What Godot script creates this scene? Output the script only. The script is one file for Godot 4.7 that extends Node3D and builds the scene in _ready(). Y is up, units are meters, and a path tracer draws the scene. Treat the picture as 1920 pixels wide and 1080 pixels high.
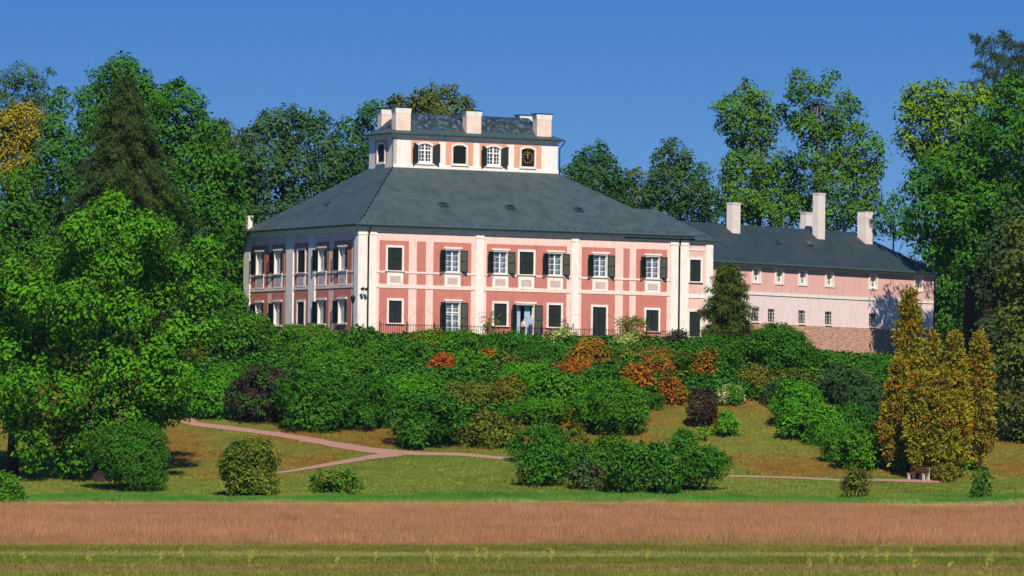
extends Node3D
# A pink country house with a lantern storey above a shrub-grown slope, seen across a mown meadow.

const SUN_AZIMUTH := 11.5
const SUN_HEIGHT := 46.0
const HOUSE_AT := Vector3(-11.99, 12.67, -437.0)
const HOUSE_TURN := 29.0
const WING_AT := Vector3(16.45, 12.67, -457.0)
const WING_TURN := 49.0
const PROFILE_D := [0.0, 364.0, 372.0, 385.0, 395.0, 404.0, 412.0, 420.0, 428.0, 433.0, 437.0, 445.0]
const PROFILE_H := [0.0, 0.0, 0.25, 1.3, 2.6, 3.9, 5.3, 7.8, 10.6, 12.2, 12.62, 12.66]

var rng := RandomNumberGenerator.new()
var patches := FastNoiseLite.new()
var fine := FastNoiseLite.new()
var taken := {}
var M := {}
var sprays := {}

func _ready() -> void:
	rng.seed = 20240917
	patches.seed = 5
	patches.frequency = 0.06
	patches.fractal_octaves = 4
	fine.seed = 9
	fine.frequency = 0.45
	fine.fractal_octaves = 3
	set_camera_and_light()
	make_materials()
	make_sprays()
	make_ground()
	make_paths()
	make_house()
	make_wing()
	make_terrace_things()
	make_trees()
	make_shrubs()
	make_small_things()
	make_grasses()

# ---------------------------------------------------------------- camera, sky, sun

func set_camera_and_light() -> void:
	var cam := Camera3D.new()
	cam.name = "camera"
	cam.position = Vector3(0, 2.5, 0)
	cam.basis = Basis(Vector3.RIGHT, atan(330.0 / 10500.0)) * Basis(Vector3.BACK, 0.012)
	cam.fov = rad_to_deg(2.0 * atan(540.0 / 10500.0))
	cam.near = 0.5
	cam.far = 6000.0
	add_child(cam)
	cam.current = true
	var env := Environment.new()
	env.background_mode = Environment.BG_SKY
	var sm := ProceduralSkyMaterial.new()
	sm.sky_top_color = Color(0.02, 0.36, 0.67)
	sm.sky_horizon_color = Color(0.58, 0.76, 0.90)
	sm.sky_curve = 0.03
	sm.ground_horizon_color = Color(0.45, 0.50, 0.48)
	sm.ground_bottom_color = Color(0.22, 0.24, 0.16)
	sm.sun_angle_max = 1.0
	sm.energy_multiplier = 1.0
	var sky := Sky.new()
	sky.sky_material = sm
	env.sky = sky
	env.tonemap_mode = Environment.TONE_MAPPER_LINEAR
	env.tonemap_exposure = 1.22
	env.fog_enabled = true
	env.fog_density = 0.00003
	env.fog_light_color = Color(0.72, 0.82, 0.94)
	env.sdfgi_enabled = true
	env.ssao_enabled = true
	env.ssil_enabled = true
	var we := WorldEnvironment.new()
	we.name = "world_environment"
	we.environment = env
	add_child(we)
	var sun := DirectionalLight3D.new()
	sun.name = "sun"
	sun.light_energy = 1.5
	sun.light_color = Color(1.0, 0.955, 0.88)
	sun.light_angular_distance = 0.53
	sun.shadow_enabled = true
	var az := deg_to_rad(SUN_AZIMUTH)
	var el := deg_to_rad(SUN_HEIGHT)
	var to_sun := Vector3(sin(az) * cos(el), sin(el), cos(az) * cos(el))
	sun.look_at_from_position(to_sun * 100.0, Vector3.ZERO, Vector3.UP)
	add_child(sun)

# ---------------------------------------------------------------- helpers

func numbered(called: String) -> String:
	var n: int = taken.get(called, 0)
	taken[called] = n + 1
	return called if n == 0 else "%s_%03d" % [called, n]

func thing(called: String, label: String, category: String, at := Vector3.ZERO, turn := 0.0, group := "") -> Node3D:
	var o := Node3D.new()
	o.name = numbered(called)
	add_child(o)
	o.position = at
	o.rotation.y = turn
	tag(o, label, category, group)
	return o

func tag(o: Node, label: String, category: String, group := "") -> void:
	o.set_meta("label", label)
	o.set_meta("category", category)
	if group:
		o.set_meta("group", group)

func structure(called: String, mesh: Mesh, m: Material) -> MeshInstance3D:
	var o := put(called, mesh, m, self)
	o.set_meta("kind", "structure")
	return o

func put(called: String, mesh: Mesh, m: Material, parent: Node, xf := Transform3D.IDENTITY) -> MeshInstance3D:
	var o := MeshInstance3D.new()
	o.name = called
	o.mesh = mesh
	o.material_override = m
	o.transform = xf
	parent.add_child(o, true)
	return o

func new_st() -> SurfaceTool:
	var st := SurfaceTool.new()
	st.begin(Mesh.PRIMITIVE_TRIANGLES)
	return st

func tri(st: SurfaceTool, a: Vector3, b: Vector3, c: Vector3) -> void:
	st.add_vertex(a)
	st.add_vertex(b)
	st.add_vertex(c)

func quad(st: SurfaceTool, a: Vector3, b: Vector3, c: Vector3, d: Vector3) -> void:
	tri(st, a, b, c)
	tri(st, a, c, d)

func bx(st: SurfaceTool, a: Vector3, b: Vector3) -> void:
	var p := [Vector3(a.x, a.y, a.z), Vector3(b.x, a.y, a.z), Vector3(b.x, b.y, a.z), Vector3(a.x, b.y, a.z), Vector3(a.x, a.y, b.z), Vector3(b.x, a.y, b.z), Vector3(b.x, b.y, b.z), Vector3(a.x, b.y, b.z)]
	for f in [[4, 7, 6, 5], [1, 2, 3, 0], [0, 3, 7, 4], [5, 6, 2, 1], [7, 3, 2, 6], [0, 4, 5, 1]]:
		quad(st, p[f[0]], p[f[1]], p[f[2]], p[f[3]])

func box(a: Vector3, b: Vector3) -> ArrayMesh:
	var st := new_st()
	bx(st, a, b)
	return st.commit()

# a tapered tube through points, radius for each
func tube(st: SurfaceTool, pts: Array, radii: Array, sides := 7, cap := true) -> void:
	var rings := []
	for i in pts.size():
		var dir: Vector3 = (pts[min(i + 1, pts.size() - 1)] - pts[max(i - 1, 0)]).normalized()
		var side := dir.cross(Vector3.FORWARD if absf(dir.z) < 0.9 else Vector3.RIGHT).normalized()
		var up := side.cross(dir)
		var ring := []
		for k in sides:
			var a := TAU * k / sides
			ring.append(pts[i] + (side * cos(a) + up * sin(a)) * radii[i])
		rings.append(ring)
	for i in pts.size() - 1:
		for k in sides:
			var k2 := (k + 1) % sides
			quad(st, rings[i][k], rings[i + 1][k], rings[i + 1][k2], rings[i][k2])
	if cap:
		for k in range(1, sides - 1):
			tri(st, rings[0][0], rings[0][k], rings[0][k + 1])
			var e: int = pts.size() - 1
			tri(st, rings[e][0], rings[e][k + 1], rings[e][k])

# a plate facing +z between u0..u1 and h0..h1 with rectangular holes [u0,u1,h0,h1]; closed edges down to z0
func plate(st: SurfaceTool, u0: float, u1: float, h0: float, h1: float, z0: float, z1: float, holes: Array, back := false) -> void:
	var us := [u0, u1]
	var hs := [h0, h1]
	var inside := []
	for o in holes:
		if o[1] <= u0 + 0.001 or o[0] >= u1 - 0.001 or o[3] <= h0 + 0.001 or o[2] >= h1 - 0.001:
			continue
		inside.append(o)
		us += [clampf(o[0], u0, u1), clampf(o[1], u0, u1)]
		hs += [clampf(o[2], h0, h1), clampf(o[3], h0, h1)]
	us.sort()
	hs.sort()
	for i in us.size() - 1:
		for j in hs.size() - 1:
			var a: float = us[i]
			var b: float = us[i + 1]
			var c: float = hs[j]
			var d: float = hs[j + 1]
			if b - a < 0.0005 or d - c < 0.0005:
				continue
			var open := false
			for o in inside:
				if (a + b) / 2 > o[0] and (a + b) / 2 < o[1] and (c + d) / 2 > o[2] and (c + d) / 2 < o[3]:
					open = true
			if open:
				continue
			quad(st, Vector3(a, c, z1), Vector3(a, d, z1), Vector3(b, d, z1), Vector3(b, c, z1))
			if back:
				quad(st, Vector3(a, c, z0), Vector3(b, c, z0), Vector3(b, d, z0), Vector3(a, d, z0))
	var edges := [[u0, u1, h0, h1]] + inside
	for e in edges:
		var a2 := clampf(e[0], u0, u1)
		var b2 := clampf(e[1], u0, u1)
		var c2 := clampf(e[2], h0, h1)
		var d2 := clampf(e[3], h0, h1)
		quad(st, Vector3(a2, c2, z0), Vector3(a2, d2, z0), Vector3(a2, d2, z1), Vector3(a2, c2, z1))
		quad(st, Vector3(b2, c2, z1), Vector3(b2, d2, z1), Vector3(b2, d2, z0), Vector3(b2, c2, z0))
		quad(st, Vector3(a2, d2, z0), Vector3(b2, d2, z0), Vector3(b2, d2, z1), Vector3(a2, d2, z1))
		quad(st, Vector3(a2, c2, z1), Vector3(b2, c2, z1), Vector3(b2, c2, z0), Vector3(a2, c2, z0))

func made_plate(u0: float, u1: float, h0: float, h1: float, z0: float, z1: float, holes := [], back := false) -> ArrayMesh:
	var st := new_st()
	plate(st, u0, u1, h0, h1, z0, z1, holes, back)
	return st.commit()

func height_of(x: float, z: float) -> float:
	var d := -z
	var h := profile(d - 3.0) * 0.25 + profile(d) * 0.5 + profile(d + 3.0) * 0.25
	h += 0.010 * x * (1.0 - smoothstep(372.0, 410.0, d))
	h -= 1.3 * smoothstep(18.0, 42.0, -x) * smoothstep(415.0, 440.0, d)
	h -= 1.4 * smoothstep(14.0, 28.0, x) * smoothstep(415.0, 440.0, d)
	return h

func profile(d: float) -> float:
	if d <= 0.0:
		return 0.0
	for i in range(1, PROFILE_D.size()):
		if d < PROFILE_D[i]:
			return lerpf(PROFILE_H[i - 1], PROFILE_H[i], (d - PROFILE_D[i - 1]) / (PROFILE_D[i] - PROFILE_D[i - 1]))
	return PROFILE_H[-1]

func on_ground(x: float, z: float) -> Vector3:
	return Vector3(x, height_of(x, z), z)

# ---------------------------------------------------------------- materials

func noise_texture(seed_: int, frequency: float, stops: Array, size := 512, octaves := 5, kind := FastNoiseLite.TYPE_SIMPLEX_SMOOTH) -> NoiseTexture2D:
	var n := FastNoiseLite.new()
	n.seed = seed_
	n.noise_type = kind
	n.frequency = frequency
	n.fractal_octaves = octaves
	var t := NoiseTexture2D.new()
	t.noise = n
	t.width = size
	t.height = size
	t.seamless = true
	var g := Gradient.new()
	g.offsets = PackedFloat32Array(stops.map(func(s): return s[0]))
	g.colors = PackedColorArray(stops.map(func(s): return s[1]))
	t.color_ramp = g
	return t

func grey(v: float) -> Color:
	return Color(v, v, v)

func mat(called: String, albedo: Color, rough := 0.85, tex: Texture2D = null, period := 4.0, specular := 0.35) -> StandardMaterial3D:
	var m := StandardMaterial3D.new()
	m.resource_name = called
	m.albedo_color = albedo
	m.roughness = rough
	m.metallic_specular = specular
	if tex:
		m.albedo_texture = tex
		m.uv1_triplanar = true
		m.uv1_world_triplanar = true
		m.uv1_scale = Vector3.ONE / period
	M[called] = m
	return m

func leaf_mat(called: String, albedo: Color, back := 0.5) -> void:
	var m := mat(called, albedo, 0.7, null, 1.0, 0.10)
	m.vertex_color_use_as_albedo = true
	m.cull_mode = BaseMaterial3D.CULL_DISABLED
	m.backlight = Color(back, back, back * 0.6)

func make_materials() -> void:
	var mottled := noise_texture(3, 0.012, [[0.0, grey(0.88)], [0.42, grey(0.955)], [0.6, grey(1.0)], [1.0, grey(0.965)]])
	var streaked := noise_texture(9, 0.018, [[0.0, Color(0.84, 0.81, 0.78)], [0.30, Color(0.955, 0.945, 0.93)], [0.5, Color(1, 1, 1)], [0.8, Color(0.965, 0.96, 0.95)], [1.0, Color(0.93, 0.92, 0.90)]], 512, 6)
	var limewash := noise_texture(8, 0.02, [[0.0, Color(0.86, 0.84, 0.80)], [0.3, Color(0.97, 0.96, 0.94)], [1.0, Color(1, 1, 1)]])
	mat("white", Color(0.93, 0.91, 0.88), 0.85, limewash, 11.0)
	mat("light_pink", Color(0.94, 0.81, 0.77), 0.9, mottled, 7.0)
	mat("cream_band", Color(0.93, 0.85, 0.80), 0.9, mottled, 7.0)
	mat("pink", Color(0.77, 0.49, 0.44), 0.9, mottled, 7.0)
	mat("orange_pink", Color(0.86, 0.64, 0.54), 0.9, mottled, 5.0)
	mat("pale_pink", Color(0.90, 0.76, 0.73), 0.9, mottled, 7.0)
	mat("wing_pink", Color(0.90, 0.71, 0.685), 0.9, mottled, 9.0)
	mat("wing_pale", Color(0.93, 0.85, 0.845), 0.9, mottled, 9.0)
	mat("apron_panel", Color(0.80, 0.72, 0.70), 0.9, mottled, 3.0)
	mat("chimney_tan", Color(0.91, 0.82, 0.76), 0.9, mottled, 9.0)
	mat("chimney_white", Color(0.93, 0.90, 0.88), 0.9, noise_texture(14, 0.02, [[0.0, Color(0.66, 0.56, 0.48)], [0.24, Color(0.93, 0.90, 0.87)], [1.0, Color(1, 1, 1)]]), 11.0)
	for n in ["white", "light_pink", "pink", "pale_pink", "wing_pink", "wing_pale", "cream_band", "orange_pink"]:
		# old limewash weathers in narrow upright runs
		M[n].albedo_texture = streaked
		M[n].uv1_scale = Vector3(0.21, 0.055, 0.21)
	var brick := noise_texture(21, 0.022, [[0.0, Color(0.50, 0.30, 0.24)], [0.34, Color(0.68, 0.42, 0.36)], [0.44, Color(0.76, 0.54, 0.47)], [0.50, Color(0.78, 0.68, 0.58)], [0.66, Color(0.72, 0.60, 0.50)], [1.0, Color(0.86, 0.78, 0.70)]], 512, 5)
	var bm := mat("rubble_brick", Color(1, 1, 1), 0.95, brick, 5.0)
	bm.uv1_scale = Vector3(0.16, 0.62, 0.16)
	var slate := noise_texture(31, 0.010, [[0.0, Color(0.62, 0.68, 0.68)], [0.35, Color(0.80, 0.85, 0.85)], [0.52, Color(0.92, 0.94, 0.95)], [0.66, Color(1.0, 1.0, 1.0)], [0.78, Color(0.88, 0.96, 0.92)], [1.0, Color(0.78, 0.86, 0.84)]], 1024, 8)
	mat("roof", Color(0.262, 0.312, 0.318), 0.62, slate, 16.0, 0.4)
	mat("wing_roof", Color(0.19, 0.24, 0.245), 0.6, slate, 14.0, 0.4)
	var patina := noise_texture(36, 0.020, [[0.0, Color(0.09, 0.115, 0.14)], [0.55, Color(0.13, 0.17, 0.20)], [0.66, Color(0.19, 0.26, 0.28)], [0.74, Color(0.28, 0.37, 0.37)], [0.84, Color(0.46, 0.53, 0.53)], [1.0, Color(0.34, 0.45, 0.43)]], 512, 6)
	mat("patina_roof", Color(1, 1, 1), 0.5, patina, 5.0, 0.5)
	mat("verdigris", Color(0.25, 0.325, 0.33), 0.6, slate, 4.0)
	mat("gutter", Color(0.25, 0.33, 0.34), 0.5)
	mat("iron", Color(0.10, 0.10, 0.11), 0.5)
	mat("shutter", Color(0.105, 0.145, 0.135), 0.55, null, 1.0, 0.4)
	mat("sash", Color(0.92, 0.92, 0.90), 0.5)
	mat("curtain", Color(0.93, 0.92, 0.90), 0.9)
	mat("net_curtain", Color(0.62, 0.72, 0.82), 0.9)
	mat("room_plaster", Color(0.72, 0.68, 0.62), 0.9)
	mat("eaves_wood", Color(0.36, 0.28, 0.22), 0.85)
	mat("clock_face", Color(0.10, 0.06, 0.05), 0.6)
	var gold := mat("gold", Color(0.95, 0.75, 0.36), 0.35)
	gold.metallic = 0.8
	var glass := mat("glass", Color(0.5, 0.56, 0.6, 0.18), 0.04, null, 1.0, 0.5)
	glass.transparency = BaseMaterial3D.TRANSPARENCY_ALPHA
	mat("skylight_glass", Color(0.10, 0.12, 0.14), 0.15, null, 1.0, 0.5)
	mat("bark", Color(0.27, 0.22, 0.18), 0.95, noise_texture(41, 0.05, [[0.0, grey(0.55)], [1.0, grey(1.0)]], 256), 1.5)
	mat("pale_bark", Color(0.62, 0.58, 0.50), 0.9, noise_texture(43, 0.03, [[0.0, Color(0.55, 0.5, 0.42)], [0.5, grey(0.9)], [1.0, grey(1.0)]], 256), 2.5)
	mat("concrete", Color(0.74, 0.72, 0.67), 0.9, limewash, 1.0)
	mat("bench_wood", Color(0.46, 0.28, 0.17), 0.8)
	mat("skin", Color(0.80, 0.60, 0.50), 0.7)
	mat("path", Color(0.66, 0.50, 0.43), 0.95, noise_texture(51, 0.03, [[0.0, grey(0.72)], [0.5, grey(0.95)], [1.0, grey(1.0)]]), 2.2)
	var gm := mat("ground", Color(1, 1, 1), 0.95, noise_texture(55, 0.035, [[0.0, grey(0.62)], [0.5, grey(0.88)], [1.0, grey(1.0)]], 1024, 6), 5.0, 0.1)
	gm.vertex_color_use_as_albedo = true
	var grass := mat("grass", Color(1, 1, 1), 0.8, null, 1.0, 0.15)
	grass.vertex_color_use_as_albedo = true
	grass.backlight = Color(0.5, 0.5, 0.4)
	# foliage, by the look of the plant
	leaf_mat("linden", Color(0.32, 0.555, 0.105))
	leaf_mat("bright", Color(0.255, 0.47, 0.12))
	leaf_mat("mid", Color(0.27, 0.47, 0.14))
	leaf_mat("blue_green", Color(0.27, 0.41, 0.21))
	leaf_mat("olive", Color(0.36, 0.42, 0.16))
	leaf_mat("dark", Color(0.23, 0.39, 0.14))
	leaf_mat("plane", Color(0.325, 0.5, 0.145))
	leaf_mat("yellow_green", Color(0.42, 0.56, 0.12))
	leaf_mat("gold_leaf", Color(0.60, 0.56, 0.13))
	leaf_mat("spruce", Color(0.26, 0.36, 0.17), 0.15)
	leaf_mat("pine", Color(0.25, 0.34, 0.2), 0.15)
	leaf_mat("cone_brown", Color(0.56, 0.36, 0.22), 0.1)
	leaf_mat("cypress", Color(0.6, 0.57, 0.16), 0.25)
	leaf_mat("cypress_green", Color(0.3, 0.38, 0.15), 0.25)
	leaf_mat("shrub", Color(0.305, 0.53, 0.115))
	leaf_mat("shrub_dark", Color(0.245, 0.46, 0.12))
	leaf_mat("shrub_bright", Color(0.315, 0.58, 0.105))
	leaf_mat("shrub_olive", Color(0.43, 0.49, 0.15))
	leaf_mat("shrub_brown", Color(0.36, 0.31, 0.19))
	leaf_mat("purple", Color(0.28, 0.24, 0.21))
	leaf_mat("orange", Color(0.68, 0.42, 0.14))
	leaf_mat("red_orange", Color(0.68, 0.33, 0.12))
	leaf_mat("amber", Color(0.5, 0.47, 0.15))
	leaf_mat("crimson", Color(0.52, 0.14, 0.12))
	leaf_mat("pale", Color(0.66, 0.72, 0.40))
	leaf_mat("cream", Color(0.88, 0.84, 0.66))
	leaf_mat("grey_green", Color(0.27, 0.4, 0.22))
	leaf_mat("weed_flower", Color(0.90, 0.86, 0.40))
	mat("weed", Color(0.62, 0.62, 0.30), 0.9)

# ---------------------------------------------------------------- leaf sprays that crowns are built from

func leaf(v: PackedVector3Array, c: PackedColorArray, ix: PackedInt32Array, at: Vector3, dir: Vector3, across: Vector3, size: Vector2, fold: float, col: Color) -> void:
	var n := v.size()
	var up := dir.cross(across)
	v.append(at)
	v.append(at + dir * size.x * 0.5 + across * size.y * 0.5 + up * fold)
	v.append(at + dir * size.x)
	v.append(at + dir * size.x * 0.5 - across * size.y * 0.5 + up * fold)
	for k in 4:
		c.append(col)
	for k in [0, 2, 1, 0, 3, 2]:
		ix.append(n + k)

func spray(n: int, spread: Vector3, size: Vector2, droop: float, tone: float, warm: float, flat: float) -> ArrayMesh:
	var v := PackedVector3Array()
	var c := PackedColorArray()
	var ix := PackedInt32Array()
	for k in n:
		var a := rng.randf() * TAU
		var r := sqrt(rng.randf())
		var at := Vector3(cos(a) * r, rng.randf_range(-1, 1) * (1.0 - r * 0.5), sin(a) * r) * spread
		var nrm := (Vector3(rng.randfn(), rng.randfn(), rng.randfn()) * flat + Vector3(cos(a) * r * 0.5, 0.9, sin(a) * r * 0.5)).normalized()
		var dir := Vector3(cos(a) + rng.randfn() * 0.6, -droop + rng.randfn() * 0.3, sin(a) + rng.randfn() * 0.6).normalized()
		var across := nrm.cross(dir).normalized()
		var t := clampf(tone * rng.randf_range(0.78, 1.18), 0.0, 1.0)
		var w := warm * rng.randf_range(-0.4, 1.0)
		var s := rng.randf_range(0.55, 1.4)
		leaf(v, c, ix, at, dir, across, size * s, 0.03 * s, Color(clampf(t * (1.0 + w), 0, 1), t, t * (1.0 - 0.4 * w)))
	return as_mesh(v, c, ix)

func as_mesh(v: PackedVector3Array, c: PackedColorArray, ix: PackedInt32Array) -> ArrayMesh:
	var arr := []
	arr.resize(Mesh.ARRAY_MAX)
	arr[Mesh.ARRAY_VERTEX] = v
	arr[Mesh.ARRAY_COLOR] = c
	arr[Mesh.ARRAY_INDEX] = ix
	var m := ArrayMesh.new()
	m.add_surface_from_arrays(Mesh.PRIMITIVE_TRIANGLES, arr)
	return m

func make_sprays() -> void:
	sprays.broad = []
	sprays.shrub = []
	sprays.needle = []
	sprays.scale = []
	sprays.fern = []
	for k in 10:
		var tone := [0.70, 0.78, 0.82, 0.88, 0.98][k % 5] as float
		var warm := [0.0, 0.10, 0.0, 0.22, 0.12][k % 5] as float
		sprays.broad.append(spray(30, Vector3(0.64, 0.38, 0.64), Vector2(0.265, 0.18), 0.45, tone, warm, 0.36))
		sprays.shrub.append(spray(26, Vector3(0.38, 0.22, 0.38), Vector2(0.175, 0.105), 0.2, tone, warm, 0.32))
		sprays.needle.append(spray(20, Vector3(0.45, 0.16, 0.45), Vector2(0.50, 0.07), 0.9, tone, warm, 0.5))
		sprays.scale.append(spray(22, Vector3(0.22, 0.30, 0.22), Vector2(0.20, 0.09), -0.8, tone, warm, 0.9))
		sprays.fern.append(spray(14, Vector3(0.25, 0.2, 0.25), Vector2(0.55, 0.07), 0.1, tone, warm, 0.5))

# lobes: [x, y, z, rx, ry, rz] in the plant's own axes
func foliage(lobes: Array, kind: String, scale_: float, density: float, seed_: int, face_up := 0.55, core := 0.25) -> ArrayMesh:
	rng.seed = seed_
	var st := new_st()
	var list: Array = sprays[kind]
	var unit := {"broad": 0.60, "shrub": 0.20, "needle": 0.32, "scale": 0.12, "fern": 0.25}[kind] as float
	for l in lobes:
		var c := Vector3(l[0], l[1], l[2])
		var r := Vector3(l[3], l[4], l[5])
		var p := 1.6
		var area := 4.0 * PI * pow((pow(r.x * r.y, p) + pow(r.x * r.z, p) + pow(r.y * r.z, p)) / 3.0, 1.0 / p)
		var n := int(ceil(area / (unit * scale_ * scale_) * density))
		for k in n:
			var dir := Vector3(rng.randfn(), rng.randfn(), rng.randfn()).normalized()
			var inner := rng.randf() < core
			if not inner and dir.y < -0.25 and rng.randf() < 0.55:
				continue
			var at := c + dir * r * (rng.randf_range(0.35, 0.8) if inner else rng.randf_range(0.82, 1.06))
			if at.y < 0.05:
				continue
			var hidden := false
			for o in lobes:
				var q := (at - Vector3(o[0], o[1], o[2])) / Vector3(o[3], o[4], o[5])
				if q.length_squared() < (0.09 if inner else 0.5):
					hidden = true
					break
			if hidden:
				continue
			var up := (dir + Vector3(0, face_up, 0) + Vector3(rng.randfn(), rng.randfn(), rng.randfn()) * (0.15 if kind == "shrub" else 0.3)).normalized()
			var side := up.cross(Vector3(rng.randfn(), rng.randfn(), rng.randfn())).normalized()
			var s := scale_ * rng.randf_range(0.65, 1.35)
			st.append_from(list[rng.randi() % list.size()], 0, Transform3D(Basis(side * s, up * s, side.cross(up) * s), at))
	return st.commit()

# ---------------------------------------------------------------- the house

func shutter_mesh(w: float, h: float) -> ArrayMesh:
	var st := new_st()
	var t := 0.045
	bx(st, Vector3(0, 0, 0), Vector3(0.07, h, t))
	bx(st, Vector3(w - 0.07, 0, 0), Vector3(w, h, t))
	for y in [0.0, h * 0.5 - 0.04, h - 0.08]:
		bx(st, Vector3(0.07, y, 0.002), Vector3(w - 0.07, y + 0.08, t - 0.002))
	var y2 := 0.09
	while y2 < h - 0.1:
		quad(st, Vector3(0.07, y2, t - 0.006), Vector3(0.07, y2 + 0.075, 0.008), Vector3(w - 0.07, y2 + 0.075, 0.008), Vector3(w - 0.07, y2, t - 0.006))
		y2 += 0.065
	return st.commit()

func folds_mesh(w: float, h: float, gap_top: float, n := 6) -> ArrayMesh:
	var st := new_st()
	for k in n:
		var a := w * k / n
		var b := w * (k + 0.5) / n
		var c := w * (k + 1.0) / n
		for s in [[a, b, 0.0, 0.05], [b, c, 0.05, 0.0]]:
			quad(st, Vector3(s[0], 0, s[2]), Vector3(s[0], h - gap_top, s[2]), Vector3(s[1], h - gap_top, s[3]), Vector3(s[1], 0, s[3]))
	return st.commit()

# a window standing in the opening [u0,u1,h0,h1] of the facade F; style: shut, open, door, hall, bare
func window(parent: Node3D, xf: Transform3D, o: Array, style: String, curtains: String, swing := 158.0) -> void:
	var u0: float = o[0]
	var u1: float = o[1]
	var h0: float = o[2]
	var h1: float = o[3]
	var w := u1 - u0
	var h := h1 - h0
	var here := xf * Transform3D(Basis.IDENTITY, Vector3(u0, h0, 0))
	var st := new_st()
	var b := 0.16 if style == "shut" else 0.09
	bx(st, Vector3(-b, -0.03, 0.0), Vector3(0, h, 0.075))
	bx(st, Vector3(w, -0.03, 0.0), Vector3(w + b, h, 0.075))
	bx(st, Vector3(-b, h, 0.0), Vector3(w + b, h + (0.17 if style == "shut" else 0.10), 0.075))
	# white lining of the reveal
	bx(st, Vector3(0.0, 0.0, -0.2), Vector3(0.025, h, 0.0))
	bx(st, Vector3(w - 0.025, 0.0, -0.2), Vector3(w, h, 0.0))
	bx(st, Vector3(0.025, h - 0.025, -0.2), Vector3(w - 0.025, h, 0.0))
	var win := put("window", st.commit(), M.white, parent, here)
	if style != "shut":
		put("lintel", box(Vector3(-b - 0.1, h + 0.10, 0.0), Vector3(w + b + 0.1, h + 0.23, 0.13)), M.white, win)
	put("sill", box(Vector3(-b - 0.06, -0.10, 0.0), Vector3(w + b + 0.06, -0.03, 0.15)), M.white, win)
	if style == "shut":
		var leaf_mesh := shutter_mesh(w / 2 - 0.012, h - 0.03)
		put("shutter", leaf_mesh, M.shutter, win, Transform3D(Basis.IDENTITY, Vector3(0.006, 0.015, -0.03)))
		put("shutter", leaf_mesh, M.shutter, win, Transform3D(Basis.IDENTITY, Vector3(w / 2 + 0.006, 0.015, -0.03)))
		return
	# sash with glazing bars, set back in the reveal
	var s2 := new_st()
	var z := -0.17 if curtains != "blind" else -0.13
	var f := 0.065
	bx(s2, Vector3(0, 0, z), Vector3(f, h, z + 0.07))
	bx(s2, Vector3(w - f, 0, z), Vector3(w, h, z + 0.07))
	bx(s2, Vector3(f, h - f, z), Vector3(w - f, h, z + 0.07))
	if style != "hall":
		bx(s2, Vector3(f, 0, z), Vector3(w - f, f, z + 0.07))
		bx(s2, Vector3(w / 2 - 0.05, f, z + 0.002), Vector3(w / 2 + 0.05, h - f, z + 0.08))
		var rows := 4 if style == "open" else 5
		if curtains != "blind":
			for k in range(1, rows):
				bx(s2, Vector3(f, h * k / rows - 0.018, z + 0.01), Vector3(w - f, h * k / rows + 0.018, z + 0.06))
			if style == "door":
				bx(s2, Vector3(f, h * 0.66, z + 0.004), Vector3(w - f, h * 0.66 + 0.09, z + 0.075))
		put("pane", box(Vector3(f, f, z + 0.02), Vector3(w - f, h - f, z + 0.028)), M.glass, win)
	put("sash", s2.commit(), M.sash, win)
	if curtains == "blind":
		put("curtain", folds_mesh(w - 0.06, h - 0.04, 0.0, 5), M.curtain, win, Transform3D(Basis.IDENTITY, Vector3(0.03, 0.02, z - 0.03)))
	elif curtains == "net":
		var cm := folds_mesh(w * 0.34, h - 0.1, 0.0, 4)
		put("curtain", cm, M.net_curtain, win, Transform3D(Basis.IDENTITY, Vector3(w * 0.60, 0.03, z - 0.25)))
		put("curtain", cm, M.net_curtain, win, Transform3D(Basis.IDENTITY, Vector3(0.05, 0.03, z - 0.25)))
	var lw := w / 2 - 0.01 if style != "hall" else w * 0.42
	var lm := shutter_mesh(lw, h - 0.02)
	var ang := deg_to_rad(180.0 - swing)
	put("shutter", lm, M.shutter, win, Transform3D(Basis(Vector3.UP, PI + ang), Vector3(-0.03, 0.01, 0.12)))
	put("shutter", lm, M.shutter, win, Transform3D(Basis(Vector3.UP, -ang), Vector3(w + 0.03, 0.01, 0.08)))

# walls, fields, bands, pilasters and windows of one facade; xf puts its left foot and turns it
func facade(house: Node3D, xf: Transform3D, width: float, top: float, wins: Array, fields: Array, pilasters: Array, aprons: Array, swing: float) -> void:
	var holes := []
	for w in wins:
		holes.append(w.o)
	put("wall", made_plate(0, width, -0.6, top, -0.4, 0.0, holes, true), M.light_pink, house, xf)
	for f in fields:
		for lev in [[-0.3, 3.46], [3.82, 4.66], [4.84, 7.22]]:
			put("wall_field", made_plate(f[0], f[1], lev[0], lev[1], 0.0, 0.014, holes), M.pink, house, xf)
	var last := 0.0
	var stops := pilasters.duplicate()
	stops.append([width, width])
	for p in stops:
		if p[0] - last > 0.3:
			put("string_course", made_plate(last + 0.01, p[0] - 0.01, 3.50, 3.80, 0.0, 0.05, holes), M.cream_band, house, xf)
			put("sill_band", made_plate(last + 0.01, p[0] - 0.01, 4.68, 4.82, 0.0, 0.045, holes), M.cream_band, house, xf)
		last = p[1]
	for p in pilasters:
		var st := new_st()
		bx(st, Vector3(p[0], -0.5, 0.0), Vector3(p[1], 7.84, 0.10))
		bx(st, Vector3(p[0] - 0.04, 7.62, 0.0), Vector3(p[1] + 0.04, 7.70, 0.13))
		put("pilaster", st.commit(), M.white, house, xf)
	for a in aprons:
		var ap := put("apron", made_plate(a - 0.72, a + 0.72, 3.70, 4.72, 0.0, 0.062), M.white, house, xf)
		put("apron_panel", made_plate(a - 0.46, a + 0.46, 3.94, 4.46, 0.062, 0.075), M.apron_panel, ap)
	for w in wins:
		window(house, xf, w.o, w.style, w.get("curtains", "net"), w.get("swing", swing))

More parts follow.
